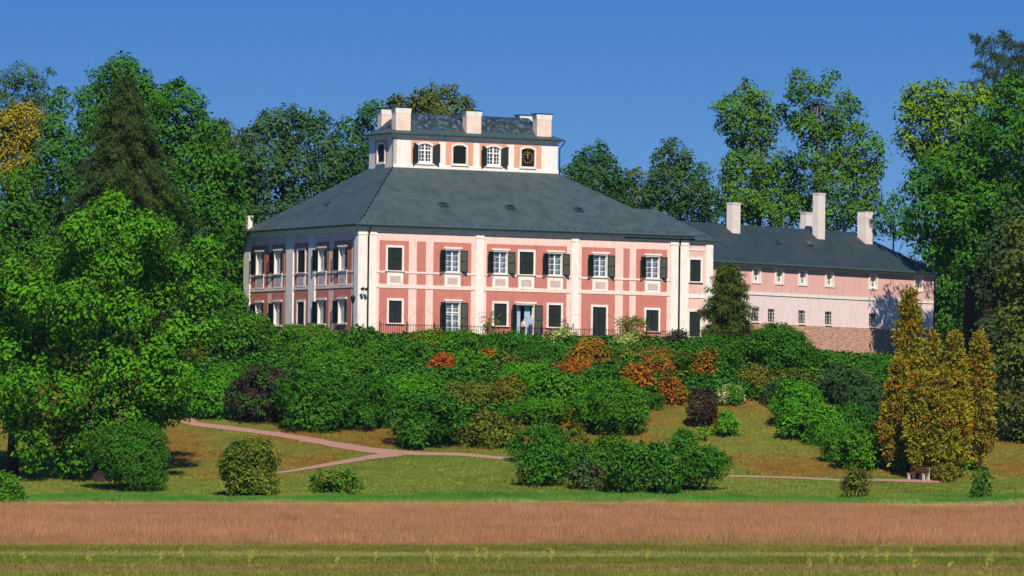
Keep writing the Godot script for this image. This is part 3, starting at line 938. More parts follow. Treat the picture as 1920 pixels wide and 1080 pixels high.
# one continuous figure: joints joined by a smooth distance field, meshed as surface nets; clothes by height in vertex colours
func person(at: Vector3, tall: float, label: String, top: Color, trousers: Color, hair: Color, turn: float) -> void:
	var s := tall / 1.7
	var J := []
	for sd in [-1.0, 1.0]:
		J.append([Vector3(sd * 0.10, 0.92, 0), Vector3(sd * 0.11, 0.50, 0.03), 0.085, 0.06])
		J.append([Vector3(sd * 0.11, 0.50, 0.03), Vector3(sd * 0.11, 0.09, 0.0), 0.06, 0.042])
		J.append([Vector3(sd * 0.11, 0.045, -0.02), Vector3(sd * 0.13, 0.035, 0.15), 0.045, 0.035])
		J.append([Vector3(sd * 0.17, 1.40, 0), Vector3(sd * 0.23, 1.12, -0.01), 0.052, 0.042])
		J.append([Vector3(sd * 0.23, 1.12, -0.01), Vector3(sd * 0.19, 0.92, 0.14), 0.042, 0.033])
		J.append([Vector3(sd * 0.19, 0.92, 0.14), Vector3(sd * 0.17, 0.87, 0.20), 0.036, 0.028])
	J.append([Vector3(0, 0.95, 0), Vector3(0, 1.15, 0), 0.135, 0.125])
	J.append([Vector3(0, 1.15, 0), Vector3(0, 1.36, -0.01), 0.125, 0.14])
	J.append([Vector3(0, 1.38, 0), Vector3(0, 1.52, 0.01), 0.06, 0.055])
	J.append([Vector3(0, 1.58, 0.015), Vector3(0, 1.63, 0.0), 0.082, 0.088])
	J.append([Vector3(0, 1.575, 0.09), Vector3(0, 1.56, 0.105), 0.014, 0.016])
	var cell := 0.035
	var lo := Vector3(-0.36, -0.04, -0.22)
	var nx := 21
	var ny := 52
	var nz := 15
	var f := PackedFloat32Array()
	f.resize(nx * ny * nz)
	for z in nz:
		for y in ny:
			for x in nx:
				var p := lo + Vector3(x, y, z) * cell
				var d := 1.0
				for j in J:
					var a: Vector3 = j[0]
					var b: Vector3 = j[1]
					if absf(p.y - (a.y + b.y) / 2) > absf(a.y - b.y) / 2 + 0.24:
						continue
					var t := clampf((p - a).dot(b - a) / (b - a).length_squared(), 0, 1)
					var e: float = p.distance_to(a.lerp(b, t)) - lerpf(j[2], j[3], t)
					var k := clampf(0.5 + 0.5 * (d - e) / 0.035, 0, 1)
					d = lerpf(d, e, k) - 0.035 * k * (1 - k)
				f[(z * ny + y) * nx + x] = d
	var vid := {}
	var v := PackedVector3Array()
	var c := PackedColorArray()
	var ix := PackedInt32Array()
	for z in nz - 1:
		for y in ny - 1:
			for x in nx - 1:
				var sum := Vector3.ZERO
				var n := 0
				for e in [[0, 0, 0, 1, 0, 0], [0, 1, 0, 1, 1, 0], [0, 0, 1, 1, 0, 1], [0, 1, 1, 1, 1, 1], [0, 0, 0, 0, 1, 0], [1, 0, 0, 1, 1, 0], [0, 0, 1, 0, 1, 1], [1, 0, 1, 1, 1, 1], [0, 0, 0, 0, 0, 1], [1, 0, 0, 1, 0, 1], [0, 1, 0, 0, 1, 1], [1, 1, 0, 1, 1, 1]]:
					var fa := f[((z + e[2]) * ny + y + e[1]) * nx + x + e[0]]
					var fb := f[((z + e[5]) * ny + y + e[4]) * nx + x + e[3]]
					if (fa < 0) != (fb < 0):
						var t2 := fa / (fa - fb)
						sum += Vector3(x + lerpf(e[0], e[3], t2), y + lerpf(e[1], e[4], t2), z + lerpf(e[2], e[5], t2))
						n += 1
				if n:
					vid[(z * ny + y) * nx + x] = v.size()
					var p2 := lo + sum / n * cell
					v.append(p2 * s)
					var col := top
					if p2.y < 0.05:
						col = Color(0.1, 0.08, 0.07)
					elif p2.y < 0.93 and absf(p2.x) < 0.19:
						col = trousers
					elif p2.y > 1.66 or (p2.y > 1.54 and p2.z < 0.0):
						col = hair
					elif p2.y > 1.44 or (p2.y < 1.1 and p2.z > 0.06):
						col = Color(0.80, 0.60, 0.50)
					c.append(col.srgb_to_linear())
	for z in range(1, nz - 1):
		for y in range(1, ny - 1):
			for x in range(1, nx - 1):
				var here := (z * ny + y) * nx + x
				var f0 := f[here]
				for q in [[1, nx, nx * ny], [nx, nx * ny, 1], [nx * ny, 1, nx]]:
					var f1: float = f[here + q[0]]
					if (f0 < 0) == (f1 < 0):
						continue
					var ids := [here, here - q[1], here - q[1] - q[2], here - q[2]]
					if not ids.all(func(i): return vid.has(i)):
						continue
					var w := ids.map(func(i): return vid[i])
					if f0 < 0:
						w.reverse()
					for i in [0, 1, 2, 0, 2, 3]:
						ix.append(w[i])
	var st := new_st()
	st.create_from(as_mesh(v, c, ix), 0)
	st.generate_normals()
	var m: StandardMaterial3D = M.skin.duplicate()
	m.albedo_color = Color.WHITE
	m.vertex_color_use_as_albedo = true
	var o := thing("person", label, "person", at, turn + deg_to_rad(HOUSE_TURN), "people in the hall door")
	put("body", st.commit(), m, o)

# ---------------------------------------------------------------- ground, paths, grasses

func lin(r: float, g: float, b: float) -> Color:
	return Color(r, g, b)

func band(d: float, a: float, b: float, soft: float) -> float:
	return smoothstep(a - soft, a + soft, d) * (1.0 - smoothstep(b - soft, b + soft, d))

# the grass colour at a place: which grass grows there and how it was cut
func grass_color(x: float, d0: float) -> Color:
	var n := patches.get_noise_2d(x, d0 * 0.6)
	var d := d0 + n * (1.6 if d0 < 200.0 else 7.0) - x * 0.03
	var c := lin(0.175, 0.185, 0.04)
	c = c.lerp(lin(0.135, 0.155, 0.026), band(d, 136.5, 146.5, 0.7))
	c = c.lerp(lin(0.24, 0.235, 0.075), band(d, 147.0, 154.5, 0.8))
	c = c.lerp(lin(0.145, 0.15, 0.03), band(d, 155.0, 166.0, 1.2))
	c = c.lerp(lin(0.22, 0.14, 0.06), band(d, 128.5, 135.0, 0.9) * clampf(0.6 + n * 1.5, 0, 1))
	c = c.lerp(lin(0.33, 0.17, 0.085), smoothstep(164.0, 172.0, d))
	c = c.lerp(lin(0.30, 0.23, 0.085), smoothstep(308.0, 326.0, d))
	c = c.lerp(lin(0.30, 0.28, 0.10), smoothstep(330.0, 338.0, d))
	c = c.lerp(lin(0.07, 0.205, 0.03).lerp(lin(0.13, 0.19, 0.033), clampf(0.3 + n * 2.0, 0, 1)), smoothstep(349.0, 353.0, d))
	c = c.lerp(lin(0.17, 0.215, 0.034), smoothstep(370.0, 375.5, d + n * 2.0))
	var dry := 400.0
	if x < -10.0:
		dry = lerpf(400.0, 383.0, smoothstep(-10.0, -16.0, x))
	elif x > 14.0:
		dry = lerpf(400.0, 388.0, smoothstep(14.0, 18.0, x))
	var w := smoothstep(dry - 1.5, dry + 2.5, d0 + n * 3.0)
	var n2 := fine.get_noise_2d(x * 0.35, d0 * 0.25)
	c = c.lerp(lin(0.28, 0.16, 0.034).lerp(lin(0.18, 0.195, 0.034), clampf((0.46 if x < 12.0 else 0.18) + n * 1.4 + n2 * 0.9, 0, 1)), w)
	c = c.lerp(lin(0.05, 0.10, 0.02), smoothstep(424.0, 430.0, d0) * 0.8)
	var v := 1.0 + 0.30 * fine.get_noise_2d(x * 1.2, d0 * 0.8) + 0.22 * n
	return Color(c.r * v * (1.0 + 0.12 * n2), c.g * v, c.b * v)

func make_ground() -> void:
	var xs := [-2500.0, -900.0, -400.0, -200.0, -120.0, -85.0]
	for k in 141:
		xs.append(-70.0 + k)
	xs += [85.0, 120.0, 200.0, 400.0, 900.0, 2500.0]
	var ds := [-300.0, 0.0, 60.0, 100.0, 112.0]
	for k in 125:
		ds.append(118.0 + k * 2.0)
	for k in 90:
		ds.append(367.0 + k)
	ds += [460.0, 470.0, 490.0, 520.0, 560.0, 640.0, 800.0, 1200.0, 2000.0, 4000.0]
	var v := PackedVector3Array()
	var c := PackedColorArray()
	var ix := PackedInt32Array()
	for d in ds:
		for x in xs:
			v.append(Vector3(x, height_of(clampf(x, -90, 90), -d), -d))
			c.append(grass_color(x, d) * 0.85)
	var w := xs.size()
	for j in ds.size() - 1:
		for i in w - 1:
			var a := j * w + i
			for k in [a, a + w, a + w + 1, a, a + w + 1, a + 1]:
				ix.append(k)
	var st := new_st()
	st.create_from(as_mesh(v, c, ix), 0)
	st.generate_normals()
	structure("ground", st.commit(), M.ground)

var on_path := {}

func ribbon(called: String, pts: Array, widths: Array) -> void:
	var curve := Curve3D.new()
	for i in pts.size():
		var t: Vector3 = (pts[min(i + 1, pts.size() - 1)] - pts[max(i - 1, 0)]) / 6.0
		curve.add_point(pts[i], -t, t)
	var st := new_st()
	var total := curve.get_baked_length()
	var n := int(total / 0.6)
	var rows := []
	for i in n + 1:
		var s := total * i / n
		var p := curve.sample_baked(s)
		var q := curve.sample_baked(minf(s + 0.3, total)) - curve.sample_baked(maxf(s - 0.3, 0.0))
		var side := Vector3(-q.z, 0, q.x).normalized()
		var f := float(i) / n * (widths.size() - 1)
		var w: float = lerpf(widths[int(f)], widths[min(int(f) + 1, widths.size() - 1)], f - int(f)) / 2
		w *= 1.0 + 0.18 * fine.get_noise_2d(s, 3.0)
		var row := []
		for k in 5:
			var g := p + side * w * (k / 2.0 - 1.0)
			g.y = height_of(g.x, g.z) + (0.07 if k > 0 and k < 4 else 0.03)
			row.append(g)
			for ox in [-0.2, 0.2]:
				on_path[Vector2i(int(floor((g.x + ox) / 0.4)), int(floor(g.z / 0.4)))] = true
		rows.append(row)
	for i in n:
		for k in 4:
			quad(st, rows[i][k], rows[i + 1][k], rows[i + 1][k + 1], rows[i][k + 1])
	structure(called, st.commit(), M.path)

func make_paths() -> void:
	ribbon("gravel_path", [Vector3(-23.57, 6.49, -415.83), Vector3(-23.72, 5.35, -411.86), Vector3(-22.87, 5.08, -410.62), Vector3(-20.94, 4.86, -409.63), Vector3(-17.72, 4.50, -407.64), Vector3(-15.32, 4.17, -405.65), Vector3(-12.12, 3.66, -402.41), Vector3(-9.76, 3.30, -400.17), Vector3(-6.69, 3.14, -398.93), Vector3(-3.65, 3.10, -398.68), Vector3(-1.75, 2.97, -397.68), Vector3(1.09, 2.74, -395.94)], [1.0, 1.25, 1.4, 1.6, 2.3, 1.4, 1.0])
	ribbon("bench_path", [Vector3(13.85, 1.85, -388.71), Vector3(16.41, 1.81, -388.21), Vector3(20.07, 1.74, -387.46), Vector3(22.95, 1.64, -386.22), Vector3(25.54, 1.67, -386.47), Vector3(28.08, 1.62, -385.97), Vector3(29.55, 1.64, -385.97)], [0.8, 0.8, 0.9, 1.0, 1.5, 2.0])
	ribbon("gravel_path_branch", [Vector3(-8.20, 3.05, -398.43), Vector3(-9.68, 2.84, -396.94), Vector3(-11.86, 2.43, -394.20), Vector3(-14.00, 2.03, -391.21), Vector3(-15.77, 1.72, -388.97), Vector3(-17.58, 1.59, -388.22), Vector3(-19.02, 1.50, -387.47)], [2.0, 1.2, 1.0, 0.55, 0.35])

func tuft_mesh(n: int, h: float, w: float, spread: float, lean: float) -> ArrayMesh:
	var v := PackedVector3Array()
	var c := PackedColorArray()
	var ix := PackedInt32Array()
	for k in n:
		var a := rng.randf() * TAU
		var at := Vector3(cos(a), 0, sin(a)) * spread * sqrt(rng.randf())
		var b := rng.randf() * TAU
		var side := Vector3(cos(b), 0, sin(b)) * w * 0.5
		var hh := h * rng.randf_range(0.6, 1.15)
		var tip := at + Vector3(rng.randfn() * lean * hh, hh, rng.randfn() * lean * hh)
		var s := v.size()
		v.append(at - side)
		v.append(at + side)
		v.append(tip)
		var t := rng.randf_range(0.72, 1.0)
		for j in 3:
			c.append(Color(t, t, t))
		ix.append_array(PackedInt32Array([s, s + 2, s + 1]))
	return as_mesh(v, c, ix)

func scatter(called: String, label: String, mesh: Mesh, spots: Array) -> void:   # [position, size, colour]
	var mm := MultiMesh.new()
	mm.transform_format = MultiMesh.TRANSFORM_3D
	mm.use_colors = true
	mm.mesh = mesh
	mm.instance_count = spots.size()
	for i in spots.size():
		var s: Array = spots[i]
		mm.set_instance_transform(i, Transform3D(Basis(Vector3.UP, rng.randf() * TAU).scaled(Vector3.ONE * s[1]), s[0]))
		mm.set_instance_color(i, s[2])
	var o := MultiMeshInstance3D.new()
	o.name = called
	o.multimesh = mm
	o.material_override = M.grass
	add_child(o)
	o.set_meta("kind", "stuff")
	tag(o, label, "grass")

func spread_grass(n: int, d0: float, d1: float, margin: float, keep: Callable) -> Array:
	var out := []
	for k in n:
		# even over the ground that lies before the house, wider further off
		var d := sqrt(lerpf(d0 * d0, d1 * d1, rng.randf()))
		var x := rng.randf_range(-1, 1) * (d * 0.0915 + margin)
		if on_path.has(Vector2i(int(floor(x / 0.4)), int(floor(-d / 0.4)))):
			continue
		var s: float = keep.call(x, d)
		if s <= 0.0:
			continue
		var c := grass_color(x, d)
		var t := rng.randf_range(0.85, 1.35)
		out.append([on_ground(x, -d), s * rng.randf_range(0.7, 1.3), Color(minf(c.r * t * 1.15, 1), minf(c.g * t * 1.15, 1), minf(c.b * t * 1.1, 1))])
	return out

func make_grasses() -> void:
	rng.seed = 77
	scatter("mown_grass", "short mown olive grass in stripes along the front of the meadow", tuft_mesh(12, 0.10, 0.016, 0.16, 0.5), spread_grass(60000, 118.0, 170.0, 2.0, func(x, d): return 1.0 + 0.4 * patches.get_noise_2d(x, d)))
	scatter("dry_grass", "tall reddish dry meadow grass in a band across the field", tuft_mesh(18, 0.38, 0.016, 0.24, 0.28), spread_grass(75000, 162.0, 322.0, 2.0, func(x, d): return smoothstep(160.0, 172.0, d + 5.0 * patches.get_noise_2d(x * 2.0, d)) * (0.85 + 0.7 * patches.get_noise_2d(x * 1.5, d * 0.7)) * (1.0 - 0.6 * smoothstep(312.0, 322.0, d))))
	scatter("pale_stubble", "pale cut grass strip beyond the reddish band", tuft_mesh(12, 0.11, 0.02, 0.2, 0.5), spread_grass(20000, 318.0, 352.0, 2.0, func(_x, _d): return 1.0))
	scatter("verge_grass", "lush bright green grass strip at the foot of the slope", tuft_mesh(14, 0.30, 0.03, 0.22, 0.4), spread_grass(30000, 350.0, 374.0, 2.0, func(x, d): return 0.8 + 0.7 * patches.get_noise_2d(x * 2.0, d) if d + x * 0.0 < 372.0 + 2.0 * patches.get_noise_2d(x, 3.0) else 0.3))
	scatter("lawn_grass", "short olive and rust coloured lawn on the slope", tuft_mesh(12, 0.12, 0.02, 0.18, 0.5), spread_grass(60000, 371.0, 426.0, 3.0, func(x, d): return 1.0 + 0.5 * patches.get_noise_2d(x * 2.0, d * 2.0)))

# ---------------------------------------------------------------- trees and shrubs

func trunk_mesh(h: float, r: float, lobes: Array, lean := 0.0) -> ArrayMesh:
	var st := new_st()
	var pts := []
	var rad := []
	for k in 8:
		var t := k / 7.0
		pts.append(Vector3(sin(t * 5.0 + r) * 0.15 * r * 4.0 * t + lean * t * h, -0.4 + t * (h + 0.4), cos(t * 4.0) * 0.12 * r * 4.0 * t))
		rad.append(r * (1.3 - t * 1.2) if k else r * 1.7)
	tube(st, pts, rad, 9)
	for l in lobes:
		var tip := Vector3(l[0], l[1], l[2])
		var k := clampi(int(clampf((tip.y - l[4] * 0.6) / h, 0.25, 0.9) * 7.0), 2, 6)
		var from: Vector3 = pts[k]
		var mid := from.lerp(tip, 0.5) + Vector3(0, -0.06 * from.distance_to(tip), 0)
		tube(st, [from, mid, tip], [minf(rad[k] * 0.38, 0.13), minf(rad[k] * 0.22, 0.07), 0.02], 6, false)
		for j in 2:
			var off := Vector3(rng.randf_range(-1, 1) * l[3], rng.randf_range(0.1, 0.9) * l[4], rng.randf_range(-1, 1) * l[5]) * 0.8
			tube(st, [mid, mid.lerp(tip + off, 0.5), tip + off], [minf(rad[k] * 0.17, 0.06), minf(rad[k] * 0.10, 0.04), 0.015], 5, false)
	return st.commit()

func tree(called: String, label: String, look: String, at: Vector3, trunk_r: float, scale_: float, density: float, seed_: int, lobes: Array, bark := "bark", group := "", kind := "broad", face_up := 0.55) -> Node3D:
	var t := thing(called, label, "tree", at, 0.0, group)
	var topmost := 0.0
	for l in lobes:
		topmost = maxf(topmost, l[1])
	rng.seed = seed_
	put("trunk", trunk_mesh(topmost * 0.92, trunk_r, lobes), M[bark], t)
	put("crown", foliage(lobes, kind, scale_, density, seed_, face_up), M[look], t)
	return t

func conifer(called: String, label: String, look: String, at: Vector3, h: float, r: float, low: float, seed_: int, power: float, droop: float, cones: bool, whorl := 7, gap := 0.75) -> void:
	rng.seed = seed_
	var t := thing(called, label, "tree", at)
	var st := new_st()
	tube(st, [Vector3(0, -0.4, 0), Vector3(0, h * 0.5, 0), Vector3(0, h, 0)], [h * 0.022, h * 0.013, 0.03], 8)
	var bough := new_st()
	var cone := new_st()
	var y := h * low
	while y < h - 0.2:
		var f := (y / h - low) / (1.0 - low)
		var reach := r * pow(1.0 - f, power) + 0.25
		var n := whorl if reach > 1.2 else 5
		var spin := rng.randf() * TAU
		for k in n:
			var a := spin + TAU * k / n + rng.randfn() * 0.2
			var L := reach * rng.randf_range(0.55, 1.2)
			var out := Vector3(cos(a), 0, sin(a))
			var lift := rng.randf_range(-0.1, 0.25)
			var tip := Vector3(0, y, 0) + out * L + Vector3(0, (lift - droop) * L, 0)
			tube(st, [Vector3(0, y, 0), Vector3(0, y, 0) + out * L * 0.5 + Vector3(0, lift * 0.4 * L, 0), tip], [0.06, 0.04, 0.015], 4, false)
			var steps := int(ceil(L / 0.42))
			for j in range(1, steps + 1):
				var u := float(j) / steps
				if u < 0.25:
					continue
				var p := Vector3(0, y, 0) + out * L * u + Vector3(0, lift * L * u * 0.8 - droop * L * u * u, 0)
				for m in 3:
					var s := rng.randf_range(0.8, 1.25) * (1.15 - 0.35 * u)
					var up := (Vector3(0, 1, 0) + out * 0.35 + Vector3(rng.randfn(), 0, rng.randfn()) * 0.25).normalized()
					var side := up.cross(out).normalized()
					var q := p + side * rng.randf_range(-0.35, 0.35) * (1.2 - u) - Vector3(0, rng.randf() * 0.25, 0)
					bough.append_from(sprays.needle[rng.randi() % 10], 0, Transform3D(Basis(side * s, up * s, side.cross(up) * s), q))
				if cones and f > 0.35 and u > 0.55 and rng.randf() < 0.16:
					cone.append_from(sprays.shrub[rng.randi() % 10], 0, Transform3D(Basis(Vector3.UP, rng.randf() * TAU).scaled(Vector3(0.45, 1.6, 0.45)), p - Vector3(0, 0.4, 0)))
		y += gap * (1.0 - 0.4 * f)
	put("trunk", st.commit(), M.bark, t)
	put("crown", bough.commit(), M[look], t)
	if cones:
		var cm := put("seed_cone", cone.commit(), M.cone_brown, t)
		cm.set_meta("kind", "stuff")

func columnar(called: String, label: String, look: String, at: Vector3, h: float, r: float, seed_: int, browned: float, low := 0.03) -> void:
	rng.seed = seed_
	var t := thing(called, label, "conifer", at, 0.0, "golden columnar conifers by the bench")
	var lobes := []
	var k := 0
	var y := h * low
	while y < h * 0.97:
		var f := (y - h * low) / (h * (1.0 - low))
		var rr := r * (minf(1.0, 0.65 + f * 2.0) if f < 0.2 else pow(1.0 - (f - 0.2) / 0.8, 0.62)) + 0.08
		for j in 3:
			var a := k * 2.4 + j * TAU / 3
			var s := rr * rng.randf_range(0.5, 0.62)
			lobes.append([cos(a) * rr * rng.randf_range(0.35, 0.62), y + s * 0.8 + rng.randf() * 0.6, sin(a) * rr * rng.randf_range(0.35, 0.62), s, s * rng.randf_range(1.2, 2.0), s])
		y += maxf(rr * 0.75, 0.32)
		k += 1
	var st := new_st()
	tube(st, [Vector3(0, -0.3, 0), Vector3(0, h * 0.9, 0)], [0.16, 0.02], 7)
	put("trunk", st.commit(), M.bark, t)
	put("crown", foliage(lobes, "scale", 1.1, 0.95, seed_, 0.5, 0.15), M[look], t)
	if browned > 0.0:
		var tips := lobes.filter(func(_l): return rng.randf() < 0.5)
		var o := put("browned_foliage", foliage(tips.map(func(l): return [l[0], l[1] + 0.1, l[2], l[3] * 1.02, l[4] * 1.02, l[5] * 1.02]), "scale", 1.1, browned, seed_ + 1, 0.5, 0.0), M.orange, t)
		o.set_meta("label", "orange brown tips of the sprays")

# a shrub: several mounds on short stems; size = half width, height, half depth
func shrub(called: String, label: String, look: String, at: Vector3, size: Vector3, seed_: int, group := "", kind := "shrub", scale_ := 1.0, density := 0.8, second := "") -> void:
	rng.seed = seed_
	var t := thing(called, label, "shrub", at, 0.0, group)
	var lobes := [[0.0, size.y * 0.42, 0.0, size.x * 0.72, size.y * 0.50, size.z * 0.72]]
	var n := clampi(int(size.x * 3.2) + 4, 5, 13)
	for k in n:
		var a := TAU * k / n + rng.randf_range(-0.3, 0.3)
		var f := rng.randf_range(0.42, 0.66)
		var s := rng.randf_range(0.26, 0.42)
		lobes.append([cos(a) * size.x * f, size.y * rng.randf_range(0.14, 0.68), sin(a) * size.z * f, size.x * s * rng.randf_range(0.8, 1.25), minf(size.y * s, size.x * s * 1.3), size.z * s])
	for k in 3:
		lobes.append([rng.randf_range(-0.35, 0.35) * size.x, size.y * rng.randf_range(0.62, 0.76), rng.randf_range(-0.3, 0.3) * size.z, size.x * 0.34, size.y * 0.26, size.z * 0.34])
	var st := new_st()
	for k in 4:
		var l: Array = lobes[k]
		tube(st, [Vector3(rng.randf_range(-0.1, 0.1), -0.3, 0), Vector3(l[0] * 0.5, l[1] * 0.5, l[2] * 0.5), Vector3(l[0], l[1], l[2])], [0.05, 0.04, 0.015], 5)
	put("stem", st.commit(), M.bark, t)
	put("foliage", foliage(lobes, kind, scale_, density, seed_, 0.45, 0.12), M[look], t)
	if second != "":
		var part := []
		for l in lobes:
			if rng.randf() < 0.55:
				part.append([l[0], l[1] + 0.03, l[2], l[3] * 1.03, l[4] * 1.03, l[5] * 1.03])
		put("turning_leaf", foliage(part, kind, scale_ * 0.9, density * 0.5, seed_ + 3, 0.45, 0.0), M[second], t)

func make_trees() -> void:
	tree("linden_tree", "large bright green linden with branches hanging to the ground before the dark spruce", "linden", Vector3(-27.94, 0.96, -383.49), 0.45, 0.95, 1.06, 107, [[0.30, 18.37, 0.21, 1.55, 1.58, 1.55], [-0.97, 16.80, 2.42, 1.75, 1.81, 1.75], [2.17, 16.92, 0.50, 1.79, 1.81, 1.79], [-2.85, 14.72, -0.99, 1.77, 1.81, 1.77], [0.42, 14.68, 1.16, 2.01, 1.97, 2.01], [3.18, 14.44, -1.41, 1.71, 1.81, 1.71], [5.39, 14.82, -1.04, 1.34, 1.31, 1.34], [-4.81, 12.43, 1.35, 1.64, 1.81, 1.64], [-1.59, 11.88, 2.93, 2.06, 1.97, 2.06], [1.39, 11.41, 1.28, 1.96, 1.97, 1.96], [4.33, 11.88, -1.12, 1.63, 1.81, 1.63], [6.60, 12.77, 0.43, 1.20, 1.31, 1.20], [-6.25, 9.55, -0.97, 1.69, 1.81, 1.69], [-3.74, 9.04, -1.71, 1.75, 1.81, 1.75], [-0.47, 8.50, 0.19, 1.86, 1.81, 1.86], [2.54, 8.71, 0.52, 1.70, 1.71, 1.70], [5.18, 9.66, 0.38, 1.48, 1.48, 1.48], [6.80, 10.41, 0.14, 0.93, 0.99, 0.93], [-5.18, 6.22, 2.40, 1.66, 1.58, 1.66], [-2.50, 5.72, 1.77, 1.59, 1.58, 1.59], [-4.46, 3.71, -0.28, 1.23, 1.31, 1.23], [-2.08, 3.01, -0.35, 1.14, 1.25, 1.14], [0.93, 5.58, 1.38, 1.42, 1.48, 1.42], [3.66, 6.16, 1.57, 1.32, 1.38, 1.32], [5.29, 7.08, 1.64, 1.18, 1.15, 1.18], [4.99, 4.92, -0.94, 0.86, 0.92, 0.86], [2.25, 3.77, 1.71, 1.28, 1.31, 1.28], [-0.10, 3.20, 1.70, 1.10, 1.15, 1.10], [-6.77, 6.61, -1.10, 1.31, 1.31, 1.31], [-6.31, 13.88, 1.11, 1.08, 1.15, 1.08], [7.03, 15.75, -0.94, 1.12, 1.18, 1.12], [3.88, 16.89, 1.65, 1.17, 1.15, 1.17], [-6.06, 4.06, -0.95, 1.23, 1.31, 1.23], [-1.05, 4.12, -1.05, 1.25, 1.38, 1.25], [-4.68, 2.42, 1.20, 1.10, 1.18, 1.10], [-1.45, 1.62, 0.40, 0.95, 0.99, 0.95], [0.48, 2.01, -0.60, 1.13, 1.12, 1.13], [-3.04, 3.73, -0.86, 1.24, 1.25, 1.24], [-2.62, 1.10, -0.62, 0.82, 0.85, 0.82], [3.18, 4.90, -0.60, 1.17, 1.25, 1.17], [1.50, 7.39, 2.15, 1.51, 1.48, 1.51], [-1.22, 6.67, -0.36, 1.53, 1.48, 1.53], [-3.63, 7.38, -0.71, 1.42, 1.48, 1.42], [4.01, 7.79, 1.71, 1.47, 1.48, 1.47]], "bark", "", "broad")
	tree("linden_tree", "small green linden with a bare dark trunk at the far left edge", "bright", Vector3(-34.32, 1.24, -386.23), 0.34, 0.95, 1.0, 114, [[-0.69, 10.79, -0.99, 1.93, 1.84, 1.93], [-2.10, 8.92, -0.62, 1.73, 1.84, 1.73], [0.28, 7.45, 1.11, 1.57, 1.66, 1.57], [-1.29, 5.61, -0.31, 1.51, 1.66, 1.51], [0.45, 9.33, -0.82, 1.45, 1.47, 1.45], [-2.51, 12.23, -0.52, 1.82, 1.84, 1.82], [-0.46, 12.98, -0.07, 1.42, 1.47, 1.42]], "bark", "", "broad")
	tree("distant_tree", "sparse bluish green tree top above the yellow tree", "blue_green", Vector3(-48.24, 11.36, -540.00), 0.3, 0.8, 0.61, 121, [[0.71, 28.07, 1.21, 1.40, 1.44, 1.40], [-0.89, 27.08, 0.40, 1.59, 1.54, 1.59], [2.14, 26.91, -0.37, 1.04, 1.13, 1.04], [-0.28, 24.98, 1.18, 1.58, 1.54, 1.58], [1.65, 25.09, -0.33, 1.34, 1.44, 1.34], [-2.38, 26.01, 0.79, 1.61, 1.54, 1.61], [2.94, 25.36, -0.25, 0.86, 0.82, 0.86], [0.82, 22.40, 1.49, 2.04, 2.06, 2.04], [-2.39, 21.93, 0.07, 2.12, 2.31, 2.12], [3.16, 28.21, -0.28, 0.54, 0.51, 0.54]], "bark", "", "broad")
	tree("maple_tree", "golden yellow autumn tree at the left edge", "gold_leaf", Vector3(-43.72, 11.36, -492.00), 0.3, 0.9, 0.94, 128, [[0.57, 21.36, -0.32, 1.32, 1.31, 1.32], [-0.82, 20.17, -0.32, 1.53, 1.50, 1.53], [1.83, 19.69, 0.39, 1.24, 1.31, 1.24], [-0.11, 18.32, -0.60, 1.79, 1.78, 1.79], [-2.00, 17.83, -0.81, 1.53, 1.64, 1.53], [1.40, 17.11, 0.34, 1.44, 1.41, 1.44], [-0.45, 15.90, 0.48, 1.41, 1.50, 1.41], [2.29, 20.86, 0.51, 0.61, 0.66, 0.61], [1.33, 15.29, -0.81, 1.32, 1.41, 1.32], [-0.22, 14.05, 0.10, 1.28, 1.41, 1.28]], "bark", "", "broad")
	tree("hornbeam_tree", "narrow green tree between the yellow tree and the spruce", "mid", Vector3(-39.41, 11.40, -488.00), 0.3, 1.0, 0.94, 135, [[-0.28, 22.05, -0.34, 0.98, 1.39, 0.98], [-0.75, 19.90, 0.36, 1.28, 1.63, 1.28], [0.40, 18.54, -0.07, 1.35, 1.63, 1.35], [-1.07, 17.04, 1.54, 1.76, 1.86, 1.76], [0.74, 15.71, 0.71, 1.61, 1.86, 1.61], [-0.52, 13.44, -0.81, 1.89, 2.32, 1.89], [-0.75, 10.20, -1.47, 2.65, 2.79, 2.65]], "bark", "", "broad")
	tree("oak_tree", "tall broad dark green oak whose round crown rises behind the spruce", "bright", Vector3(-33.82, 11.71, -478.00), 0.5, 1.05, 0.94, 142, [[0.13, 24.07, 0.58, 1.33, 1.27, 1.33], [-1.33, 23.24, -0.83, 1.45, 1.46, 1.45], [1.26, 22.97, 0.19, 1.56, 1.55, 1.56], [-2.40, 21.58, -0.17, 1.43, 1.37, 1.43], [-0.17, 21.43, -0.89, 1.79, 1.82, 1.79], [2.45, 21.36, 0.69, 1.41, 1.37, 1.41], [-2.53, 19.70, 0.69, 1.37, 1.37, 1.37], [-0.67, 19.01, 1.21, 2.12, 2.05, 2.12], [1.97, 18.89, -0.14, 1.92, 1.91, 1.92], [-1.74, 16.70, 1.64, 2.25, 2.19, 2.25], [1.34, 16.36, 0.06, 2.32, 2.28, 2.32], [-0.10, 13.98, 1.74, 2.47, 2.50, 2.47], [-2.45, 14.01, 0.69, 1.96, 2.05, 1.96], [2.34, 13.15, 0.69, 2.48, 2.50, 2.48]], "bark", "", "broad")
